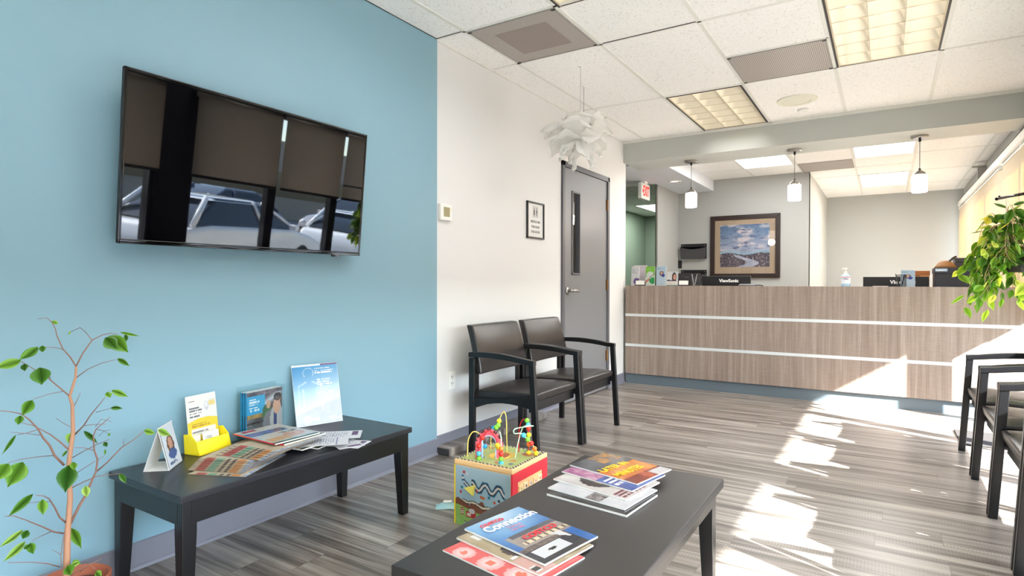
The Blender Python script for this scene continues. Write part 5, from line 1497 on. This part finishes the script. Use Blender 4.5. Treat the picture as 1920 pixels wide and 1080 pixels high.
def pencup(x, y, label, pens, r=.042, h=.118):
    t = empty('pen_cup', (x, y, CT)); b = MB(); n = 22
    for k in range(n):
        a = 2*pi*k/n; b.cyl((r*cos(a), r*sin(a), .002), (r*1.06*cos(a), r*1.06*sin(a), h), .0011, seg=5)
    for z_ in [i * h / 9 for i in range(10)]:
        b.tube([((r + .0025 * z_ / h) * cos(2*pi*k/28), (r + .0025 * z_ / h) * sin(2*pi*k/28), z_ + .001) for k in range(29)], .0014 if z_ < h - .01 else .0028, 5, cap=False)
    b.build('wire_mesh', BLACKP, t); MB().cyl((0, 0, 0), (0, 0, .003), r, seg=24).build('cup_base', BLACKP, t)
    tag(t, label, 'pen cup')
    for i, (dx, dy, tx, ty, hh, m_) in enumerate(pens):
        p = empty('pen', (x + dx, y + dy, CT + .004)); MB().cyl((0, 0, 0), (tx, ty, hh), .0045, seg=10).build('barrel', m_, p)
        MB().cyl((tx, ty, hh), (tx * 1.05, ty * 1.05, hh + .006), .003, seg=8).build('cap', BLACKP, p)
        tag(p, 'pen leaning ' + ('left' if tx < 0 else 'right') + ' in the ' + ('left' if x < 0 else 'right') + ' black wire pen cup', 'pen')
PG = mat('pen_grey', hx(206, 206, 210), .3)
pencup(-1.650, 6.10, 'left black wire pen cup beside the left monitor', [(-.005, 0, -.02, 0, .12, PG), (.0, .01, .024, .01, .118, PG)], r=.054, h=.122)
pencup(.118, 6.09, 'right black wire pen cup in front of the portrait brochure', [(-.01, 0, -.028, .0, .10, BLACKP), (.004, .006, .022, .0, .098, BLACKP)], r=.036, h=.100)
def monitor(x0, x1, y, top, label, logo, lx, size):
    xc = (x0 + x1) / 2; w_ = (x1 - x0) / 2
    t = empty('monitor', (xc, y, .74)); H_ = top - .74
    MB().box(-w_, w_, 0, .035, .10, H_).build('back_shell', BLACKP, t, bevel=.004)
    MB().box(-w_ + .01, w_ - .01, .035, .039, .11, H_ - .01).build('screen', SCREEN, t)
    MB().box(-.03, .03, -.03, 0, .02, .22).build('stand_neck', BLACKP, t); MB().box(-.12, .12, -.09, .09, 0, .012).build('stand_foot', BLACKP, t, bevel=.003)
    if logo: text_part(logo, size, WT, t, (lx, -.0008, H_ - .050), (pi/2, 0, 0), .0004, bold=.03)
    return tag(t, label, 'monitor')
monitor(-1.655, -1.165, 6.42, 1.139, 'wide black monitor back with white ViewSonic lettering, left on the counter'.replace('ViewSonic ', 'maker '), 'ViewSonic', .03, .046)
monitor(-.172, .216, 6.42, 1.126, 'black monitor back with white maker lettering beside the soap pump', 'ViewSonic', .115, .046)
t = empty('monitor', (.285, 6.46, .74))
MB().prism([(-.05, .10), (.050, .10), (.050, .388), (-.062, .388)], 'y', 0, .03).build('back_shell', BLACKP, t, bevel=.003)
MB().box(-.03, .03, -.03, 0, .01, .2).build('stand_neck', BLACKP, t); MB().box(-.08, .08, -.07, .07, 0, .012).build('stand_foot', BLACKP, t)
tag(t, 'narrow black screen back left of the dark storage box on the counter', 'monitor')
t = empty('desk_phone', (-1.165, 6.24, CT)); MB().prism([(-.05, 0), (.05, 0), (.05, .022), (-.05, .010)], 'x', -.075, .075).build('base', mat('grey_plastic', hx(82, 82, 86), .4), t, bevel=.003)
MB().tube([(.07, 0, .004), (.11, .01, .010), (.15, .0, .004)], .006, 8).build('cord', BLACKP, t); tag(t, 'low grey desk device in front of the left monitor', 'device')
t = empty('keyboard_tray', (-.035, 6.10, CT)); MB().box(-.055, .06, -.02, .02, 0, .006).build('pad', mat('pale_pad', hx(190, 184, 180), .5), t, bevel=.001); tag(t, 'small pale pad on the counter in front of the right monitor', 'pad')
# sanitizer
t = empty('sanitizer_bottle', (-.298, 6.10, CT))
GELm = mat('clear_blue_gel', hx(176, 214, 240), .12, spec=.6)
MB().lathe([(0, 0), (.036, 0), (.038, .004), (.037, .085), (.030, .104), (.014, .114), (0, .114)], seg=28).build('bottle', GELm, t, smooth=True)
lb = MB().lathe([(.0378, .026), (.0378, .092)], seg=28); lb.build('label', mat('label_white_blue', hx(226, 236, 246), .4), t, smooth=True)
MB().lathe([(.0380, .082), (.0376, .092)], seg=28).build('label_band', mat('label_dark_red', hx(190, 30, 60), .4), t, smooth=True)
text_part('PURELL', .014, mat('purple_ink', hx(96, 60, 130), .5), t, (0, -.0392, .068), (pi/2, 0, 0), .0003, bold=.03)
MB().cyl((0, 0, .112), (0, 0, .134), .013, seg=16).cyl((0, 0, .134), (0, 0, .158), .004, seg=10).box(-.012, .012, -.01, .01, .156, .168).tube([(0, 0, .162), (-.02, -.02, .163), (-.028, -.028, .156)], .004, 8).build('pump', WHITEP, t, bevel=.001)
tag(t, 'clear pump bottle of hand sanitizer with a red banded label on the counter', 'bottle')
# boxes at the right end
NAVY = mat('dark_box_card', hx(38, 38, 50), .5)
t = empty('storage_box', (.500, 6.36, .74)); MB().box(-.128, .16, 0, .30, 0, .414).build('box_body', NAVY, t, bevel=.003)
MB().box(-.133, .165, -.006, .306, .414, .462).build('box_lid', NAVY, t, bevel=.003)
MB().box(-.128, -.040, -.0075, -.006, .430, .456).build('label', mat('pale_blue_label', hx(150, 176, 204), .5), t)
text_part('Lenovo', .024, WT, t, (-.084, -.0080, .443), (pi/2, 0, 0), .0004, bold=.03)
MB().box(.03, .10, -.003, 0, .370, .392).build('hand_slot', mat('slot_black', hx(8, 8, 10), .8), t)
tag(t, 'dark storage box with a pale blue maker label at the right end of the counter', 'box')
t = empty('cardboard_box', (.265, 6.60, .74)); MB().box(-.04, .08, 0, .18, 0, .40).build('box_body', mat('orange_cardboard', hx(176, 112, 62), .7), t)
MB().box(-.044, .084, -.004, .184, .40, .442).build('box_lid', mat('orange_cardboard', hx(176, 112, 62), .7), t, bevel=.003); MB().box(.01, .08, -.006, -.004, .36, .40).build('label', mat('orange_label', hx(226, 150, 96), .6), t)
tag(t, 'orange brown cardboard box behind the narrow black screen', 'box')
t = empty('woven_hat', (.455, 6.50, 1.204))
MB().lathe([(0, .066), (.03, .064), (.055, .048), (.072, .02), (.086, 0), (.080, 0), (0, .0)], seg=28).build('crown', mat('brown_straw', hx(136, 92, 48), .6, bump=(200, .6, .003)), t, smooth=True)
MB().tube([(.02, -.03, .05), (.05, -.02, .085), (.075, 0, .10)], .009, 8).build('strap', mat('dark_strap', hx(50, 36, 30), .5), t)
tag(t, 'brown woven rounded hat or basket lying on the dark storage box', 'basket')
t = empty('desk_tray', (.635, 6.56, 1.204))
for z_ in (0, .048): MB().prism([(-.10, z_), (.12, z_), (.13, z_ + .042), (-.115, z_ + .042)], 'y', 0, .22).build('tray', mat('dark_grey_tray', hx(56, 54, 56), .4), t, bevel=.004)
tag(t, 'stack of dark grey trays on the storage box behind the hanging plant', 'tray')

# ================================================================== CARS OUTSIDE (seen in the television)
def make_car(label, loc, rz, col, tall=0.0, pick=False):
    t = empty('car', loc, rz); P_ = mat('car_paint_%d_%d_%d' % tuple(int(c * 99) for c in col), col, .25, coat=1.0)
    G_ = mat('car_glass', hx(20, 26, 34), .05, spec=.8); Ht = 1.46 + tall
    prof = [(-2.2, .36), (-2.24, .62), (-2.15, .92 + tall * .5), (-1.5, 1.00 + tall * .5), (1.0, .98 + tall * .5), (1.75, .86 + tall * .5), (2.15, .70 + tall * .4), (2.24, .48), (2.2, .30), (-2.15, .28)]
    body = MB().prism(prof, 'x', -.88, .88).build('body', P_, t, bevel=.09, seg=3)
    def loft(pr_lo, pr_hi, wl, wh):
        b = MB(); n = len(pr_lo); rows = []
        for s_ in (-1, 1):
            rows.append([b.b.verts.new((s_ * wl, y, z)) for y, z in pr_lo]); rows.append([b.b.verts.new((s_ * wh, y, z)) for y, z in pr_hi])
        L0, L1, R0, R1 = rows
        b.b.faces.new([L0[0], L0[1], L1[1], L1[0]]); b.b.faces.new([R0[0], R1[0], R1[1], R0[1]])
        b.b.faces.new([L0[0], L1[0], R1[0], R0[0]]); b.b.faces.new([L0[1], R0[1], R1[1], L1[1]]); b.b.faces.new([L1[0], L1[1], R1[1], R1[0]])
        bmesh.ops.recalc_face_normals(b.b, faces=b.b.faces[:]); return b
    zb = .97 + tall * .5
    y0 = -.6 if pick else -1.95
    loft([(y0, zb), (1.15, zb)], [(y0 + (.25 if pick else .75), Ht), (.15, Ht)], .80, .60).build('windows', G_, t, bevel=.05)
    loft([(y0 + (.2 if pick else .62), Ht - .05), (.22, Ht - .05)], [(y0 + (.3 if pick else .85), Ht + .02), (.0, Ht + .02)], .63, .52).build('roof', P_, t, bevel=.04)
    pil = MB()
    for s_ in (-1, 1):
        pil.tube([(s_ * .80, 1.15, zb), (s_ * .61, .15, Ht)], .035, 6).tube([(s_ * .81, 0.0 if not pick else .1, zb), (s_ * .62, -.15, Ht)], .035, 6).tube([(s_ * .80, y0, zb), (s_ * .61, y0 + .5, Ht)], .05, 6)
    pil.build('pillars', P_, t, smooth=True)
    for sx in (-1, 1):
        for y in (-1.35, 1.38):
            w_ = MB().cyl((sx * .74, y, .33), (sx * .90, y, .33), .33, seg=28).build('wheel', mat('tyre', hx(26, 26, 28), .8), t, bevel=.02)
            MB().cyl((sx * .895, y, .33), (sx * .915, y, .33), .20, seg=20).build('hub', STEEL, w_)
        MB().box(sx * .86, sx * 1.03, .78, .92, .98 + tall * .5, 1.10 + tall * .5).build('door_mirror', P_, t, bevel=.03)
    MB().box(-.7, .7, 2.13, 2.26, .50, .60).build('grille', BLACKP, t)
    for sx in (-1, 1): MB().ball((sx * .68, 2.10, .68 + tall * .4), .10, 12, (1.2, .8, .7)).build('headlamp', mat('lamp_clear', hx(230, 234, 238), .1), t, smooth=True)
    return tag(t, label, 'car')
WHC = hx(226, 228, 232); GZ = -.33
make_car('white car reflected in the middle of the television, parked nearest the window', (6.6, 6.9, GZ), radians(-22), WHC)
make_car('white car reflected at the right end of the television', (8.2, 12.2, GZ), radians(-22), WHC)
make_car('dark blue car reflected at the left end of the television', (5.0, 1.9, GZ), radians(-22), hx(40, 70, 120))
make_car('silver pickup truck reflected above the white cars in the television', (13.0, 16.0, GZ), radians(165), hx(150, 146, 146), .30, True)
make_car('dark blue car in the far row outside', (12.8, 10.2, GZ), radians(165), hx(30, 44, 80), .1)
make_car('silver car in the far row outside, farther left', (12.8, 4.6, GZ), radians(165), hx(150, 152, 158), .05)
b = MB().box(0, 6, -30, 45, -.3, 4.2).build('building', mat('stucco', hx(150, 140, 130), .8)); b.location = (26, 0, 0)
MB().box(-.05, 0, -28, 43, 1.0, 2.4).build('window_band', mat('car_glass', hx(20, 26, 34), .05), b)
tag(b, 'long low stucco building across the parking lot', 'building')
